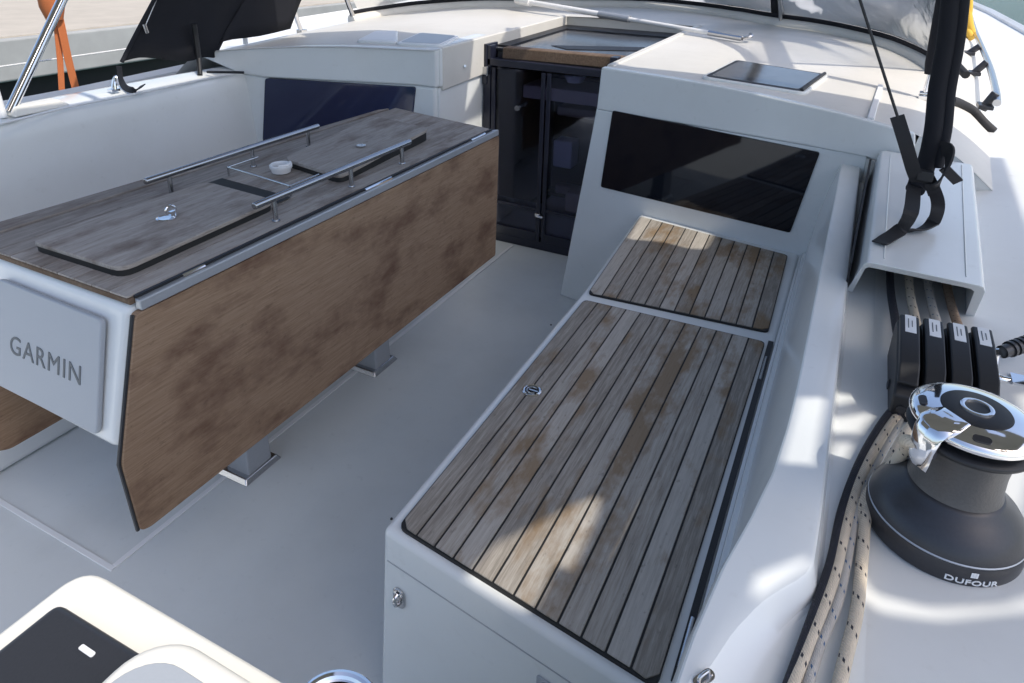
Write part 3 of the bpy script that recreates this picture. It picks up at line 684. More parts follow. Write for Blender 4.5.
# dark lip between aft lid and recess
b = MB(); b.hexa([pz(*p, .7245) for p in ((207, 183), (277, 203.5), (291, 197), (222, 178))], [pz(*p, .7262) for p in ((207, 183), (277, 203.5), (291, 197), (222, 178))]); b.build('recess_slot', M['caulk'], tb)
# wire fiddle frame in the recess
zf = .748
fpx = [pz(228, 167, zf), pz(290, 186, zf)]
b = MB(); b.tube(fpx, .0022, 8); 
for p in fpx: b.tube([p, p-Vector((0, 0, .024))], .0028, 8)
b.tube([fpx[0], fpx[0]+Vector((.0, .10, 0))], .002, 8); b.tube([fpx[1], fpx[1]+Vector((0, .10, 0))], .002, 8); b.build('fiddle_frame', M['steel'], tb)
b = MB(); p = pz(300, 160, .7235); b.hexa([pz(*q_, .7225) for q_ in ((300, 165), (318, 170), (328, 164), (309, 160))], [pz(*q_, .7250) for q_ in ((300, 165), (318, 170), (328, 164), (309, 160))]); b.build('finger_slot', M['caulk'], tb)
# lift ring standing up on the aft lid
rp = pz(166, 219, .7425)
b = MB(); b.lathe([(.019, 0), (.019, .003), (.016, .004), (.014, .0025), (.0005, .0022)], rp, 28); o = b.build('lift_ring', M['chrome'], l1)
b = MB(); c = rp+Vector((.006, .006, .004)); b.tube([c+Vector((.004, .012, 0)), c+Vector((.004, .012, .016)), c+Vector((.002, .004, .024)), c+Vector((0, -.006, .020)), c+Vector((0, -.008, .006))], .0028, 8, smooth=5); b.box(c+Vector((0, .006, .006)), (.008, .012, .010)); b.build('ring_handle', M['chrome'], o)
b = MB(); p = pz(361, 146, .752); b.lathe([(.014, 0), (.014, .0025), (.01, .003), (.0005, .0015)], p, 24); b.build('lift_ring', M['steel'], l2)
# handrails on the table
def rail(p0, p1, posts):
    b = MB(); b.tube([p0, p1], .0078, 16); h = b.build('table_rail', M['railsteel'], tb, bevel=.003)
    for t in posts:
        q_ = p0.lerp(p1, t); b = MB(); b.tube([q_, Vector((q_.x, q_.y, .7225))], .0055, 12); b.lathe([(.009, 0), (.009, .002)], Vector((q_.x, q_.y, .7222)), 16); b.build('post', M['steel'], h)
z = .775
a_, c_ = pz(134, 179, z), pz(321, 126.5, z); a_.x = c_.x = -1.395; rail(a_, c_, (.11, .55, .92))
a_, c_ = pz(252, 206, z), pz(406, 141, z); a_.x = c_.x = -1.072; rail(a_, c_, (.10, .55, .93))
# white ring
c = pz(281, 168, .735)
b = MB(); b.lathe([(.0235, -.010), (.0255, -.002), (.0285, .003), (.0285, .009), (.0255, .0115), (.0215, .010), (.0200, .005), (.0195, -.006), (.0005, -.0065)], c, 40)
o = b.build('cup_ring', M['white'], angle=50); b = MB(); b.lathe([(.0192, -.0055), (.0190, -.0040), (.0005, -.0040)], c, 32); b.build('dark_well', M['caulk'], o); b = MB(); b.tube([c+Vector((.024*math.cos(a), .024*math.sin(a), .012)) for a in [math.radians(-60+15*k) for k in range(9)]], .004, 8); b.build('clip', M['white'], o)
tag(o, 'white plastic ring cup standing in the table recess between the lids', 'cup ring')

# ================================================================== LINE COVER (hump)
hz = .782
hp = thing('line_cover', 'white arched step cover over the running lines on the starboard deck', 'cover', (.17, 1.65, .68))
b = MB(); prof = [(.050, .684), (.062, .684), (.071, .767), (.077, .7735), (.232, .7685), (.239, .763), (.248, .684), (.262, .684), (.2535, .770), (.249, .779), (.242, .7825), (.080, .7885), (.071, .786), (.066, .778)]
r0 = [Vector((x, 1.285+(hz-z)*.85, z)) for x, z in prof]; r1 = [Vector((x+(.020 if x < .1 else .055), 2.09, z)) for x, z in prof]
b.b.faces.new([b.b.verts.new(p) for p in r0]) if False else None
n_ = len(prof); va = [b.b.verts.new(p) for p in r0]; vc = [b.b.verts.new(p) for p in r1]
for i in range(n_): b.b.faces.new((va[i], va[(i+1) % n_], vc[(i+1) % n_], vc[i]))
# end caps as quads between outer and inner loops
outer = [0, 13, 12, 11, 10, 9, 8, 7]; inner = [1, 2, 3, 3, 4, 5, 6, 6]
for V in (va, vc):
    for i in range(7):
        q_ = [V[outer[i]], V[outer[i+1]], V[inner[i+1]], V[inner[i]]]
        u = []
        for v in q_:
            if v not in u: u.append(v)
        if len(u) > 2: b.b.faces.new(u)
b.build('shell', M['gel'], hp, bevel=.0025, seg=3, angle=30)
b = MB(); b.tube([(.097, 1.31, .7882), (.112, 2.06, .7882)], .0012, 6); b.tube([(.224, 1.31, .7834), (.277, 2.06, .7834)], .0012, 6); b.build('edge_bead', M['gel'], hp)
b = MB(); b.prism([(.046, 1.33, .684), (.0495, 1.33, .684), (.0715, 2.09, .684), (.066, 2.09, .684)], (0, 0, .075)); b.build('groove_shade_strip', M['strap'], hp)  # black strip stands for the shade in the groove beside the cover

# ================================================================== CLUTCHES
def clutch_proto():
    t = thing('rope_clutch', '', 'rope clutch', (.135, 1.06, .683))
    b = MB(); pr = [(-.085, 0), (-.085, .040), (-.060, .058), (.04, .074), (.075, .078), (.090, .066), (.092, 0)]
    b.prism([(.121, 1.06+y, .684+z) for y, z in pr], (.0300, 0, 0)); b.build('body', M['black'], t, bevel=.004)
    b = MB(); pr = [(-.060, .060), (-.072, .050), (-.078, .058), (-.052, .074), (.03, .088), (.072, .090), (.082, .082), (.07, .078)]
    b.prism([(.1228, 1.06+y, .684+z) for y, z in pr], (.0262, 0, 0)); lv = b.build('lever', M['black'], t, bevel=.003)
    b = MB(); pr = [(.022, .0866), (.070, .0905), (.070, .0912), (.022, .0876)]
    b.prism([(.1290, 1.06+y, .684+z) for y, z in pr], (.0150, 0, 0)); lb = b.build('label_plate', M['label'], lv, smooth=False)
    b = MB()
    for k in range(2): b.box((.1335+.0050*k, 1.106, .7737), (.0012, .026-.008*k, .0004), Matrix.Rotation(.081, 3, 'X'))
    b.build('print', M['txt'], lb, smooth=False)
    b = MB(); b.lathe([(.008, 0), (.008, .002), (.004, .003)], (.1205, 1.04, .70), 14, Vector((-1, 0, 0))); b.lathe([(.006, 0), (.006, .0015)], (.134, .9745, .704), 14, Vector((0, -1, 0))); b.build('rope_bush', M['anod'], t)
    return t
labs = ['innermost black rope clutch, beside the white coaming ridge', 'second black rope clutch from the coaming ridge', 'third black rope clutch from the coaming ridge', 'outermost black rope clutch, nearest the right edge of the photo']
proto = clutch_proto()
for i in range(4):
    o = proto if i == 0 else copy_tree(proto)
    o.location = proto.location if i == 0 else Vector((.135+.0327*i, 1.06+.006*i, .683-.001*i)); o['label'] = labs[i]; o['group'] = 'rope clutches ahead of the winch'

# ================================================================== WINCH
WO = Vector((.175, .781, .6825))
wt = thing('winch', 'dark grey sheet winch with polished chrome top on starboard deck', 'winch', WO)
b = MB(); b.lathe([(.070, 0), (.0785, .001), (.0800, .004), (.0805, .025), (.0800, .0265)], WO, 72); base = b.build('base_skirt', M['anod'], wt)
b = MB(); b.lathe([(.0796, .0267), (.0800, .0280), (.0792, .0290)], WO, 72); b.build('ring_line', M['alu'], wt)
b = MB(); b.lathe([(.0792, .0292), (.0775, .036), (.069, .048), (.058, .058), (.0500, .066), (.047, .070)], WO, 72); b.build('cone', M['anod'], wt, angle=80)
b = MB(); b.lathe([(.0470, .0702), (.0450, .078), (.0445, .100), (.0465, .120), (.0500, .130)], WO, 72); b.build('drum', M['grip'], wt, angle=80)
b = MB(); b.lathe([(.0500, .1302), (.0600, .1335), (.0615, .137), (.0600, .1395), (.052, .1405)], WO, 72); b.build('lower_jaw', M['black'], wt, angle=80)
b = MB(); b.lathe([(.046, .1408), (.046, .1488)], WO, 48); b.build('jaw_groove', M['black'], wt)
b = MB(); b.lathe([(.052, .1490), (.0600, .1500), (.0618, .153), (.0610, .157), (.057, .1605), (.048, .1640), (.034, .1660), (.0335, .1655)], WO, 72); tp = b.build('chrome_top', M['chrome'], wt, angle=50)
b = MB(); b.lathe([(.0334, .1650), (.0334, .1668), (.0318, .1675), (.0165, .1680)], WO, 56); b.build('top_ring', M['black'], tp)
b = MB(); b.lathe([(.0163, .1675), (.0160, .1695), (.0140, .1702), (.0118, .1695), (.0112, .1650), (.0005, .1640)], WO, 40); b.build('socket_rim', M['chrome'], tp, angle=50)
b = MB()
n_ = 16; b.prism([WO+Vector((.0108*(1 if k % 2 else .80)*math.cos(2*math.pi*k/n_), .0108*(1 if k % 2 else .80)*math.sin(2*math.pi*k/n_), .1645)) for k in range(n_)], (0, 0, .0012)); b.build('socket', M['black'], tp, smooth=False)
# self-tailing feeder arm
ang = math.atan2(-.74, -.67)
dr = Vector((math.cos(ang), math.sin(ang), 0)); tg = Vector((-dr.y, dr.x, 0))
b = MB(); secs = []
path = [(.030, .1662, .016), (.046, .1668, .018), (.060, .1640, .018), (.0685, .1545, .016), (.0715, .138, .0140), (.0710, .120, .0120), (.0680, .110, .009)]
rows = []
for r, z, wd in path:
    nrm_ = Vector((0, 0, 1))
    rows.append([WO+dr*r+tg*wd*math.sin(a)*1.0+(Vector((0, 0, 1))*.6+dr*.8).normalized()*.0042*math.cos(a)+Vector((0, 0, z)) for a in [2*math.pi*k/12 for k in range(13)]])
b.grid(rows); b.b.faces.new([v for v in b.b.verts[-13:-1]] if False else [b.b.verts.new(p) for p in rows[-1][:-1]]); 
b.build('feeder_arm', M['chrome'], tp, angle=80)
# slots in the chrome cap
for a in (ang+.75, ang-.75+2*math.pi, ang+2.2):
    c = WO+Vector((math.cos(a)*.0505, math.sin(a)*.0505, .1632)); t_ = Vector((-math.sin(a), math.cos(a), 0)); r_v = Vector((math.cos(a), math.sin(a), -.35)).normalized()
    b = MB(); b.prism([c+t_*x+r_v*y for x, y in rrect(0, 0, .017, .008, .0039)], (0, 0, .0012)); b.build('cap_recess', M['anod'], tp, smooth=False)
# lettering on the skirt
def on_skirt(c, zc, a0, s=1): 
    a = a0+c.x/.0806; r = .0808+c.z; return WO+Vector((r*math.cos(a), r*math.sin(a), zc+c.y))
ca = math.atan2(-.765, -.177)  # direction to camera
la = ca+.52
text_mesh('lettering', 'DUFOUR', .0090, lambda c: on_skirt(Vector((c.x*1.4, c.y, c.z)), .0088, la), M['label'], base, spacing=1.05, bold=.00012)
b = MB()
for ix in range(3):
    for iy in range(3):
        cxx, cyy = (ix-1)*.0024, .0192+(iy-1)*.0022
        b.prism([on_skirt(Vector((cxx+sx_*.00108, sy*.00098, 0)), cyy, la) for sx_, sy in ((-1, -1), (1, -1), (1, 1), (-1, 1))], Vector((math.cos(la), math.sin(la), 0))*.0004)
b.build('emblem', M['label'], base, smooth=False)

# ================================================================== ROPES
def rope(pts, r, m, name, label, grp=None):
    b = MB(); b.tube(pts, r, 16, uv=True, smooth=10); o = b.build(name, M[m], angle=80); return tag(o, label, 'rope', grp)
D = .683
g = 'lines beside the winch'
rope([(.147, .975, .700)]+[pz(*p, D+.0064) for p in ((900, 414), (878, 445), (858, 485), (845, 530))]+[pz(*p, D+.0064) for p in ((835, 575), (815, 630), (790, 690), (770, 740))], .0064, 'ropetan', 'rope', 'tan rope with black flecks, innermost of the lines beside the winch', g)
rope([(.168, .970, .700), pz(912, 425, D+.03), pz(885, 470, D+.020), pz(868, 505, D+.010)]+[pz(*p, D+.0064) for p in ((862, 560), (857, 610), (845, 660), (829, 730))], .0064, 'ropetan', 'rope', 'tan rope with black flecks running closest to the winch base', g)
rope([pz(902, 415, D+.004), pz(872, 470, D+.004), pz(858, 505, D+.005), pz(850, 545, D+.005), pz(838, 600, D+.006), pz(818, 650, D+.006), pz(798, 720, D+.006)], .0052, 'ropegrey', 'rope', 'thin grey rope with blue flecks between the two tan ropes', g)
rope([(.137, .975, .694)]+[pz(*p, D+.0065) for p in ((891, 412), (865, 452), (844, 505), (832, 560), (815, 612), (798, 660), (778, 715))],   .0055, 'ropeblack', 'rope', 'navy black rope lying along the inner side of the tan ropes', g)
# tail from winch feeder to the bundle
rope([WO+dr*.063+tg*.010+Vector((0, 0, .135)), WO+dr*.066-tg*.020+Vector((0, 0, .128)), pz(905, 450, .765), pz(888, 470, .72), pz(873, 487, .700), pz(863, 507, .690), pz(858, 530, .684)], .0068, 'ropetan', 'rope', 'tan rope tail leading from the chrome winch feeder down to the rope bundle', g)
# lines under the cover leading into the clutches
g2 = 'lines running under the white cover'
for i, (m, r, lab) in enumerate((('ropeblack', .007, 'black line under the white cover entering the innermost clutch'), ('ropetan', .0075, 'pale tan line under the white cover entering the second clutch'), ('ropegrey', .0075, 'grey line under the white cover entering the third clutch'), ('ropebrown', .0075, 'brown flecked line under the white cover entering the outermost clutch'))):
    x = .134+.0327*i
    rope([(x, 1.145, .712), (x-.004, 1.25, .705), (x-.010, 1.45, .70), (x-.004, 1.9, .70)], r, m, 'rope', lab, g2)

# ================================================================== DECK FITTING at right edge
ft = thing('deck_fitting', 'chrome deck fitting with a ribbed dark grip beside the clutches', 'fitting', (.30, 1.12, .68))
p0 = pz(1002, 352, .735); p1 = pz(1050, 335, .745)
b = MB(); b.tube([p0, p1], .010, 14)
for k in range(9):
    q_ = p0.lerp(p1, .15+.1*k); b.tube([q_, q_+(p1-p0)*.05], .0125, 14)
b.build('ribbed_grip', M['anod'], ft)
b = MB(); b.tube([pz(996, 352, .73), pz(994, 370, .70), pz(1004, 380, .69), pz(1050, 384, .69)], .006, 12, smooth=6); b.tube([p0, pz(996, 352, .73)], .007, 12); b.box(pz(1030, 385, .69), (.05, .03, .012)); b.build('bracket', M['chrome'], ft)

# ================================================================== HELM CONSOLE
CZ = .752
hc = thing('helm_console', 'cream helm console with a black screen at the bottom left corner', 'console', (-.5, .1, 0))
ol = [pz(86, 569, CZ), pz(330, 700, CZ)]; x0 = -.567; y1 = .268
ring = roundpoly([Vector((x0, -.12, CZ)), Vector((x0, y1, CZ)), Vector((-.12, y1+.005, CZ)), Vector((-.12, -.12, CZ))], .03, 6)
b = MB(); b.hexa([Vector((p.x+(.03 if p.x < -.3 else 0), p.y-(.03 if p.y > .1 else 0), 0)) for p in ring], ring); b.build('pedestal', M['cream'], hc, bevel=.008, seg=4)
scr = [pz(*p, CZ+.004) for p in ((57, 604), (134, 650), (60, 745), (-60, 700))]
sl_ = roundpoly([Vector((-.536, .226, CZ)), Vector((-.425, .228, CZ)), Vector((-.425, .06, CZ)), Vector((-.536, .06, CZ))], .010)
b = MB(); b.hexa([p-Vector((0, 0, .002)) for p in sl_], [p+Vector((0, 0, .016)) for p in sl_]); sc2 = b.build('display_screen', M['screen'], hc, bevel=.009, seg=4)
b = MB(); c = pz(87, 651, CZ+.0162); b.prism([c+Vector((x, y, 0)) for x, y in rrect(0, 0, .0165, .0045, .0015)], (0, 0, .0006)); b.build('mark', M['label'], sc2, smooth=False)
# instrument pod
c = Vector((-.345, .222, CZ)); 
rg = [Vector((c.x+x, c.y+y, 0)) for x, y in rrect(0, -.05, .17, .15, .045, 8)]
b = MB(); b.hexa([Vector((p.x, p.y, CZ)) for p in rg], [Vector((c.x+(p.x-c.x)*.95, c.y-.05+(p.y-c.y+.05)*.95, CZ+.035)) for p in rg]); pod = b.build('instrument_pod', M['cream'], hc, bevel=.010, seg=4)
rg2 = [Vector((c.x+x, c.y+y, CZ+.0352)) for x, y in rrect(0, -.056, .138, .115, .036, 8)]
b = MB(); b.hexa(rg2, [p+Vector((0, 0, .002)) for p in rg2]); b.build('pod_face', M['greypan'], pod, bevel=.001)
c3 = pz(337, 712, CZ+.03)
b = MB(); b.tube([c3+Vector((.03*math.cos(a), .026*math.sin(a), 0)) for a in [2*math.pi*k/40 for k in range(41)]], .004, 10); b.lathe([(.026, -.03), (.028, -.005), (.022, -.004), (.001, -.006)], c3, 32); b.build('compass_ring', M['chrome'], hc)

# ================================================================== SPRAYHOOD
spo = thing('sprayhood', 'black framed sprayhood with clear wrinkled windows and hanging port wing', 'sprayhood', (-1.12, 3.2, .9))
half = [(0, 4.02), (.35, 3.98)]+[(p.x-CXL, p.y) for p in (proof(771, 24), proof(830, 33), proof(880, 45), proof(915, 59), proof(938, 74))]
arc = [Vector((CXL-x, y, 0)) for x, y in half[::-1]]+[Vector((CXL+x, y, 0)) for x, y in half[1:]]
arc = catmull(arc, 6)
def base_pt(p, up=0, back=0, inn=0):
    z = roof_z(p.x, p.y); q_ = Vector((p.x-(p.x-CXL)*inn, p.y-back, z+up)); return q_
b = MB(); b.tube([base_pt(p, .004) for p in arc], .034, 12); b.build('base_moulding', M['gelroof'], spo)
def band(name, u0, u1, i0, i1, mat, rows_=3, solid=.003, wob=0):
    rows = []
    for j in range(rows_+1):
        u = u0+(u1-u0)*j/rows_
        rows.append([base_pt(p, .02+u*.86, u*.62, u*.13)+Vector((0, wob*math.sin(9*p.x+7*u*3)*math.sin(u*11), 0)) for p in arc[i0:i1]])
    b = MB(); b.grid(rows); return b.build(name, mat, spo, solid=solid, angle=60)
nA = len(arc)
band('hem', 0, .042, 0, nA, M['fabric'])
wins = [(3, 22), (25, 47), (49, 69)]
i0s = [0, 24, 48, 72]
for a_, c_ in ((2, 23), (24, 48), (49, 71)):
    band('window_panel', .044, .80, a_, c_+1, M['vinyl'], 14, .0, .012)
for k in (0, 23, 48, 71): band('seam_strip', .043, .80, k, k+2, M['fabric'], 8)
band('top_hem', .80, .85, 0, nA, M['fabric'])
for k in (1, 24, 49, nA-2):
    b = MB(); b.tube([base_pt(arc[k], .0, -.0), base_pt(arc[k], .80, .58, .12)], .0095, 10); b.build('frame_tube', M['steel'], spo)
# second lower front edge of centre windows: grey trim above the hem
# port wing (hangs outboard, real cloth with folds)
XW = -2.36
wing_px = [(121, 62), (138, 57.5), (160, 59), (186, 61.5), (203, 57), (217, 57), (221, 42), (259, 36), (291, 29)]
lowp = [pX(x, y, XW) for x, y in wing_px]
l0, l1_ = pX(150, 0, XW), pX(121, 62, XW)
lowp = catmull(lowp, 3)
rows = []
for j in range(15):
    t = j/14
    row = []
    for i, p in enumerate(lowp):
        a = i/(len(lowp)-1); topz = 1.62; ty = p.y+.0
        le = 1.62+(l0-l1_).y/((l0-l1_).z)*(topz-l1_.z) if False else None
        yt = lowp[0].y+(l0.y-l1_.y)/(l0.z-l1_.z)*(topz-lowp[0].z)+a*(3.0-(lowp[0].y+(l0.y-l1_.y)/(l0.z-l1_.z)*(topz-lowp[0].z)))
        q_ = Vector((XW+.10*t*t+.012*math.sin(a*17+t*4)*math.sin(3*t+.4), p.y+(yt-p.y)*t, p.z+(topz-p.z)*t)); row.append(q_)
    rows.append(row)
b = MB(); b.grid(rows); b.build('wing', M['fabric'], spo, solid=.003, angle=60)
b = MB(); b.tube([r[0]+Vector((.004, 0, 0)) for r in rows], .007, 10); b.build('wing_hem', M['fabric'], spo)
b = MB(); b.tube([pX(194, 24, XW+.03), pX(199, 58, XW+.02), pz(200, 75, .775)], .010, 12); b.build('prop', M['black'], spo)
b = MB(); b.tube([pX(156, 0, XW+.02), pX(145, 26, XW+.015)], .003, 8); b.tube([pX(144, 24, XW+.02), pX(147, 33, XW+.02)], .007, 8); b.build('zip_pull', M['steel'], spo)
b = MB(); e = pz(302, 33, .84); b.tube([pX(281, -25, e.x+.05), e], .011, 12); b.box(e+Vector((0, 0, .006)), (.035, .04, .025)); b.build('frame_tube', M['chrome'], spo, bevel=.002)
b = MB(); e2 = pz(240, 42, .86); b.tube([e2+Vector((0, .03, -.012)), e2+Vector((0, .03, .03))], .010, 10); b.build('support_post', M['white'], spo)
# port wing clip and strap on coaming
t_ = thing('shackle', 'small chrome shackle on the sunlit port coaming under the black wing tip', 'shackle', pz(115, 90, .775))
b = MB(); p = pz(114, 91, .778); b.box(p+Vector((0, 0, .004)), (.026, .030, .008)); b.tube([p+Vector((-.008, 0, .006)), p+Vector((-.006, .01, .038)), p+Vector((.004, .015, .048)), p+Vector((.008, .004, .03)), p+Vector((.010, 0, .006))], .0045, 10, smooth=5); b.build('shackle_body', M['chrome'], t_, bevel=.002)
b = MB(); b.ribbon([pX(119, 66, XW+.01), pz(121, 80, .80), pz(126, 88, .782), pz(136, 90, .781), pz(143, 85, .79)], .022, (1, .2, .4), .0015, smooth=6); o = b.build('strap_tail', M['strap']); tag(o, 'short black strap curling off the wing tip onto the port coaming', 'strap')
# dark rod on the coaming by the port fascia
b = MB(); b.tube([pz(207, 72, .785), pz(244, 72.5, .785)], .005, 8); o = b.build('batten', M['black']); tag(o, 'thin black batten lying across the port coaming end', 'batten')

# chrome stanchion tubes at far left
o = MB(); o.tube([pz(9, 113, .775), pX(62, 0, -2.36), pX(62, 0, -2.36)+(pX(62, 0, -2.36)-pz(9, 113, .775))*1.0], .015, 16); ob = o.build('support_tube', M['chrome']); tag(ob, 'thick chrome support tube rising from the port coaming at far left', 'tube')
o = MB(); o.tube([pz(4, 118, .765), pX(-8, 78, -2.30), pX(-40, 0, -2.30)], .010, 12); ob = o.build('support_tube', M['white']); tag(ob, 'thin white tube leaning aft at the left edge of the photo', 'tube')
# guard wire
o = MB(); a_, c_ = pX(-30, 71, -3.1), pX(150, 45.5, -3.1); o.tube([a_-(c_-a_)*1.5, a_+(c_-a_)*5], .0035, 8); ob = o.build('guard_wire', M['white']); tag(ob, 'thin white guard wire along the port side in front of the quay', 'wire')
# orange straps
ot = thing('orange_strap', 'orange webbing strap hanging in two tails in front of the quay', 'strap', pX(60, 95, -2.9))
b = MB(); b.ribbon([pX(52, -15, -2.9), pX(56, 20, -2.9), pX(60, 60, -2.9), pX(62, 95, -2.9)], .022, (.3, 1, 0), .0015, smooth=4); b.build('strap_tail', M['orange'], ot)
b = MB(); b.ribbon([pX(52, -15, -2.88), pX(60, 20, -2.88), pX(68, 58, -2.88), pX(76, 90, -2.88)], .028, (.3, 1, 0), .0015, smooth=4); b.build('strap_tail', M['orange'], ot)
b = MB(); b.lathe([(.03, -.09), (.045, -.04), (.045, .04), (.03, .09)], pX(50, -4, -2.89), 16); b.build('knot', M['orange'], ot)

# ================================================================== STARBOARD SHROUD SLEEVES, STRAPS
st = thing('frame_strut', 'black padded strut with a chrome foot standing on the cabin roof', 'strut', proof(924, 99))
f0 = proof(923, 99)
def onray(x, y, yy): return pY(x, y, yy)
b = MB(); a_ = onray(930, 74, f0.y); c_ = onray(944, 0, f0.y); b.tube([a_, a_.lerp(c_, .15), a_.lerp(c_, .5), c_, c_+(c_-a_)*.8], [.016, .020, .021, .022, .022], 14); b.build('sleeve', M['fabric'], st)
b = MB(); b.tube([f0, f0.lerp(a_, .5), a_], .007, 10); b.box(f0+Vector((0, 0, .006)), (.03, .03, .014)); b.tube([f0+Vector((-.014, 0, .018)), f0+Vector((.014, 0, .018))], .008, 10); b.build('foot', M['chrome'], st, bevel=.002)

yb = 1.62
bn = thing('rolled_curtain', 'rolled black side curtain bound with webbing hanging above the white cover', 'curtain', pY(928, 190, yb))
pth = [pY(915, 190, yb-.05), pY(926, 165, yb), pY(934, 130, yb), pY(938, 90, yb+.03), pY(946, 45, yb+.03), pY(951, 0, yb+.03), pY(955, -60, yb+.03)]
b = MB(); b.tube(pth, .018, 14, smooth=6)
for k in range(0, 37, 3): pass
rl = b.build('roll', M['fabric'], bn, angle=80)
b = MB(); b.tube([p+Vector((.020, 0, .0)) for p in pth[1:]], .012, 10, smooth=6); b.build('fold', M['fabric'], bn, angle=80)
# webbing bound round and hanging tails
hzT = .790
b = MB(); b.ribbon([pY(919, 168, yb-.03), pY(914, 188, yb-.06), pz(911, 212, hzT+.055), pz(902, 228, hzT+.015), pz(886, 239, hzT+.004), pz(879, 243, hzT+.004)], .026, (1, .35, .0), .0014, smooth=6); b.build('strap', M['strap'], bn)
b = MB(); b.ribbon([pY(925, 172, yb-.03), pY(935, 192, yb-.05), pz(938, 207, hzT+.04), pz(933, 222, hzT+.008), pz(920, 230, hzT+.003), pz(905, 231, hzT+.003)], .024, (1, .2, .3), .0014, smooth=6); b.build('strap', M['strap'], bn)
b = MB(); b.ribbon([pY(897, 116, yb-.06), pY(906, 145, yb-.07), pY(914, 172, yb-.06), pY(921, 186, yb-.05)], .026, (1, 0, .2), .0014, smooth=6); b.build('strap', M['strap'], bn)
b = MB(); b.ribbon([pY(930, 148, yb), pY(948, 150, yb-.02), pY(948, 165, yb-.04), pY(936, 186, yb-.05), pY(926, 190, yb-.05)], .030, (.2, -.3, 1), .002, smooth=6); b.build('strap', M['strap'], bn)
b = MB(); b.ribbon([pY(944, 168, yb), pY(958, 182, yb+.03)], .02, (1, 0, .6), .002); b.build('strap', M['strap'], bn)
b = MB(); b.box(pY(925, 176, yb-.055), (.03, .012, .022)); b.build('buckle', M['black'], bn, bevel=.003)
# thin cable
o = MB(); o.tube([pY(898, 118, yb-.06), pY(860, 0, yb-.06), pY(860, 0, yb-.06)+(pY(860, 0, yb-.06)-pY(898, 118, yb-.06))], .0028, 8); ob = o.build('cable', M['black']); tag(ob, 'thin black cable slanting down to the black webbing strap end', 'cable')

# ================================================================== HANDRAIL, HOSE, YELLOW ROPE
hd = thing('grab_rail', 'curved chrome grab rail on dark posts along the starboard cabin side', 'rail', (.45, 3.8, .8))
hpx = [(997, 103), (996, 92), (990, 68), (982, 48), (974, 28), (969, 8), (965, -15)]
ptsR = []
for i, (x, y) in enumerate(hpx):
    d_ = ray(x, y); yy = [2.80, 2.95, 3.45, 4.0, 4.9, 6.3, 7.6][i]; p = pY(x, y, yy); ptsR.append(p)
b = MB(); b.tube(ptsR, .0125, 12, smooth=6); b.build('rail', M['steel'], hd, angle=80)
for (x0_, y0_), (x1_, y1_), yy in (((985, 106), (996, 93), 2.85), ((974, 73), (987, 62), 3.5), ((969, 53), (980, 46), 3.95), ((955, 33), (965, 24), 4.8)):
    b = MB(); a_, c_ = pY(x0_, y0_, yy), pY(x1_, y1_, yy); b.tube([a_-(c_-a_)*.3, c_], .015, 10); b.box(a_, (.045, .07, .015)); b.build('post', M['anod'], hd, bevel=.003)
b = MB(); b.tube([proof(950, 104)+Vector((0, 0, .012)), proof(960, 107)+Vector((0, 0, .010)), proof(972, 114)+Vector((0, 0, .010)), proof(983, 126)+Vector((0, 0, .010)), proof(992, 135)+Vector((0, 0, .012))], .016, 12, smooth=6); o = b.build('hose', M['strap']); tag(o, 'short black padded hose lying on the sunlit cabin side', 'hose')
b = MB(); b.tube([pY(951, 55, 3.2), pY(957, 65, 3.0), pY(966, 75, 2.9)], .014, 10, smooth=6); o = b.build('strap_end', M['strap']); tag(o, 'short black strap end beside the grab rail on the cabin side', 'strap')
yr = [pY(964, -10, 4.6), pY(967, 10, 4.6), pY(969, 24, 4.6), pY(971, 34, 4.6), pY(966, 40, 4.6)]
b = MB(); b.tube(yr, .022, 10, smooth=5, uv=True); b.tube([pY(969, -10, 4.6), pY(969, 10, 4.6), pY(967, 28, 4.6), pY(972, 38, 4.55)], .018, 10, smooth=5, uv=True); o = b.build('yellow_rope', M['yellow'], angle=80); tag(o, 'yellow rope knotted around the forward end of the grab rail', 'rope')

# boat hook on the roof
bh = thing('boat_hook', 'white telescopic pole with a grey grip lying across the cabin roof', 'pole', proof(630, 28))
a_, c_ = proof(520, 11)+Vector((0, 0, .055)), proof(742, 43)+Vector((0, 0, .018))
b = MB(); b.tube([a_, a_.lerp(c_, .48)], .014, 12); b.build('outer_tube', M['white'], bh)
b = MB(); b.tube([a_.lerp(c_, .42), a_.lerp(c_, .56)], .0165, 12); b.build('grip', M['alu'], bh)
b = MB(); b.tube([a_.lerp(c_, .56), a_.lerp(c_, .9)], .010, 12); b.build('inner_tube', M['white'], bh)
b = MB(); b.tube([a_.lerp(c_, .88), c_], .012, 10); b.tube([c_, c_+Vector((.03, .02, .01)), c_+Vector((.02, .06, .012))], .008, 8, smooth=4); b.build('hook', M['steel'], bh)
b = MB(); b.tube([a_+Vector((-.03, .02, .0)), a_+(c_-a_)*.06], .022, 12); b.build('end_cap', M['white'], bh)

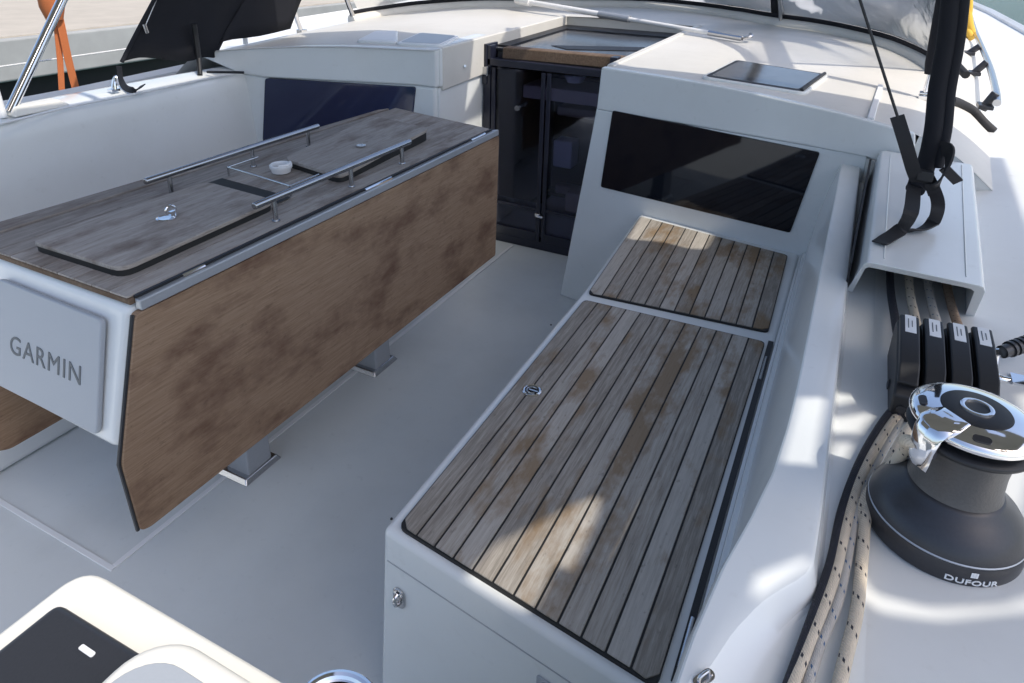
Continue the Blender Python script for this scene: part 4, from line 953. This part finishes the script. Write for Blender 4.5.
# ================================================================== BIMINI (unseen shade roof, outline and openings cut to place sun and shade)
BZ = 2.15
def lift(p): p = Vector(p); return p+SUN*((BZ-p.z)/SUN.z)
outer = [Vector((-1.34, .20, BZ)), Vector((1.275, .20, BZ)), Vector((1.275, .95, BZ)), Vector((1.37, 1.05, BZ)), Vector((1.38, 2.26, BZ))]+[lift(proof(*p)) for p in ((635, 67),)]+[Vector((-.38, 2.30, BZ)), Vector((-.38, 2.80, BZ)), Vector((-.66, 2.80, BZ))]+[lift(proof(*p)) for p in ((505, 46), (470, 40), (380, 30), (300, 34))]+[Vector((-1.34, 2.26, BZ))]  # outline shaped to set the shade edges on deck, roof and coaming
def sun_patch_holes():  # openings added so sun falls in patches on bench and coaming
    hs = []
    zs = .4235
    hs.append(roundpoly([lift(pz(*p, zs)) for p in ((627, 239), (643, 213), (716, 233), (707, 249), (690, 249), (664, 242))], .02))
    hs.append(roundpoly([lift(pz(*p, zs)) for p in ((466, 577), (492, 545), (540, 522), (575, 504), (602, 494), (598, 515), (581, 552), (572, 572), (556, 564), (545, 590), (533, 612), (505, 600))], .015))
    zl = .7215
    hs.append(roundpoly([lift(pz(*p, zl)) for p in ((797, 398), (826, 398), (815, 466), (779, 463))], .006))
    zd = .684
    hs.append(roundpoly([lift(pz(*p, zd)) for p in ((834, 392), (880, 397), (832, 405))], .003))
    hs.append(roundpoly([lift(pz(*p, zd)) for p in ((831, 418), (880, 410), (862, 432), (829, 432))], .004))
    hs.append(roundpoly([lift(pz(*p, zd)) for p in ((836, 443), (856, 441), (845, 470), (818, 505), (822, 470))], .004))
    hs.append(roundpoly([lift(pz(*p, zd)) for p in ((855, 556), (876, 592), (930, 607), (1000, 606), (1040, 592), (1040, 612), (940, 621), (882, 612), (850, 585))], .006))
    hs.append(roundpoly([lift(pz(*p, .70)) for p in ((905, 470), (1010, 420), (1040, 470), (1030, 520), (960, 500))], .01))
    hs.append(roundpoly([lift(pz(*p, .71)) for p in ((752, 577), (806, 557), (806, 567), (778, 585), (750, 603))], .004))
    return hs
bim = thing('bimini', 'unseen grey canvas shade roof on steel bows, with openings added for sun patches', 'bimini', (0, 1.3, BZ))
b = MB(); bb = b.b
def loop(pts):
    v = [bb.verts.new(p) for p in pts]
    return [bb.edges.new((v[i], v[(i+1) % len(v)])) for i in range(len(v))]
ed = loop(outer)
for h_ in sun_patch_holes(): ed += loop(h_)
bmesh.ops.triangle_fill(bb, use_beauty=True, use_dissolve=False, edges=ed, normal=(0, 0, 1))
b.build('canopy', M['canopy'], bim, solid=.004, smooth=False)
b = MB(); b.face([(-3.1, .2, BZ), (-1.50, .2, BZ), (-1.50, 1.80, BZ), (-1.345, 1.80, BZ), (-1.345, 2.26, BZ), (-1.82, 2.26, BZ), (-1.82, 1.42, BZ), (-3.1, 1.42, BZ)]); b.build('canopy', M['canopy'], bim, solid=.004, smooth=False)  # unseen panel added to block sky and darken the port side
for y in (.22, 1.3):
    b = MB(); b.tube([(-3.1, y, BZ+.02), (1.27, y, BZ+.02)], .0125, 10); b.build('bow', M['steel'], bim)
# unseen strip added to cast a shadow band on the cabin roof
pts = [lift(proof(x, y)) for x, y in ((783, 68), (766, 30))]
b = MB(); b.ribbon([pts[0], pts[1]], .085, (1, 0, 0), .002); b.build('shadow_strip', M['canopy'], bim)
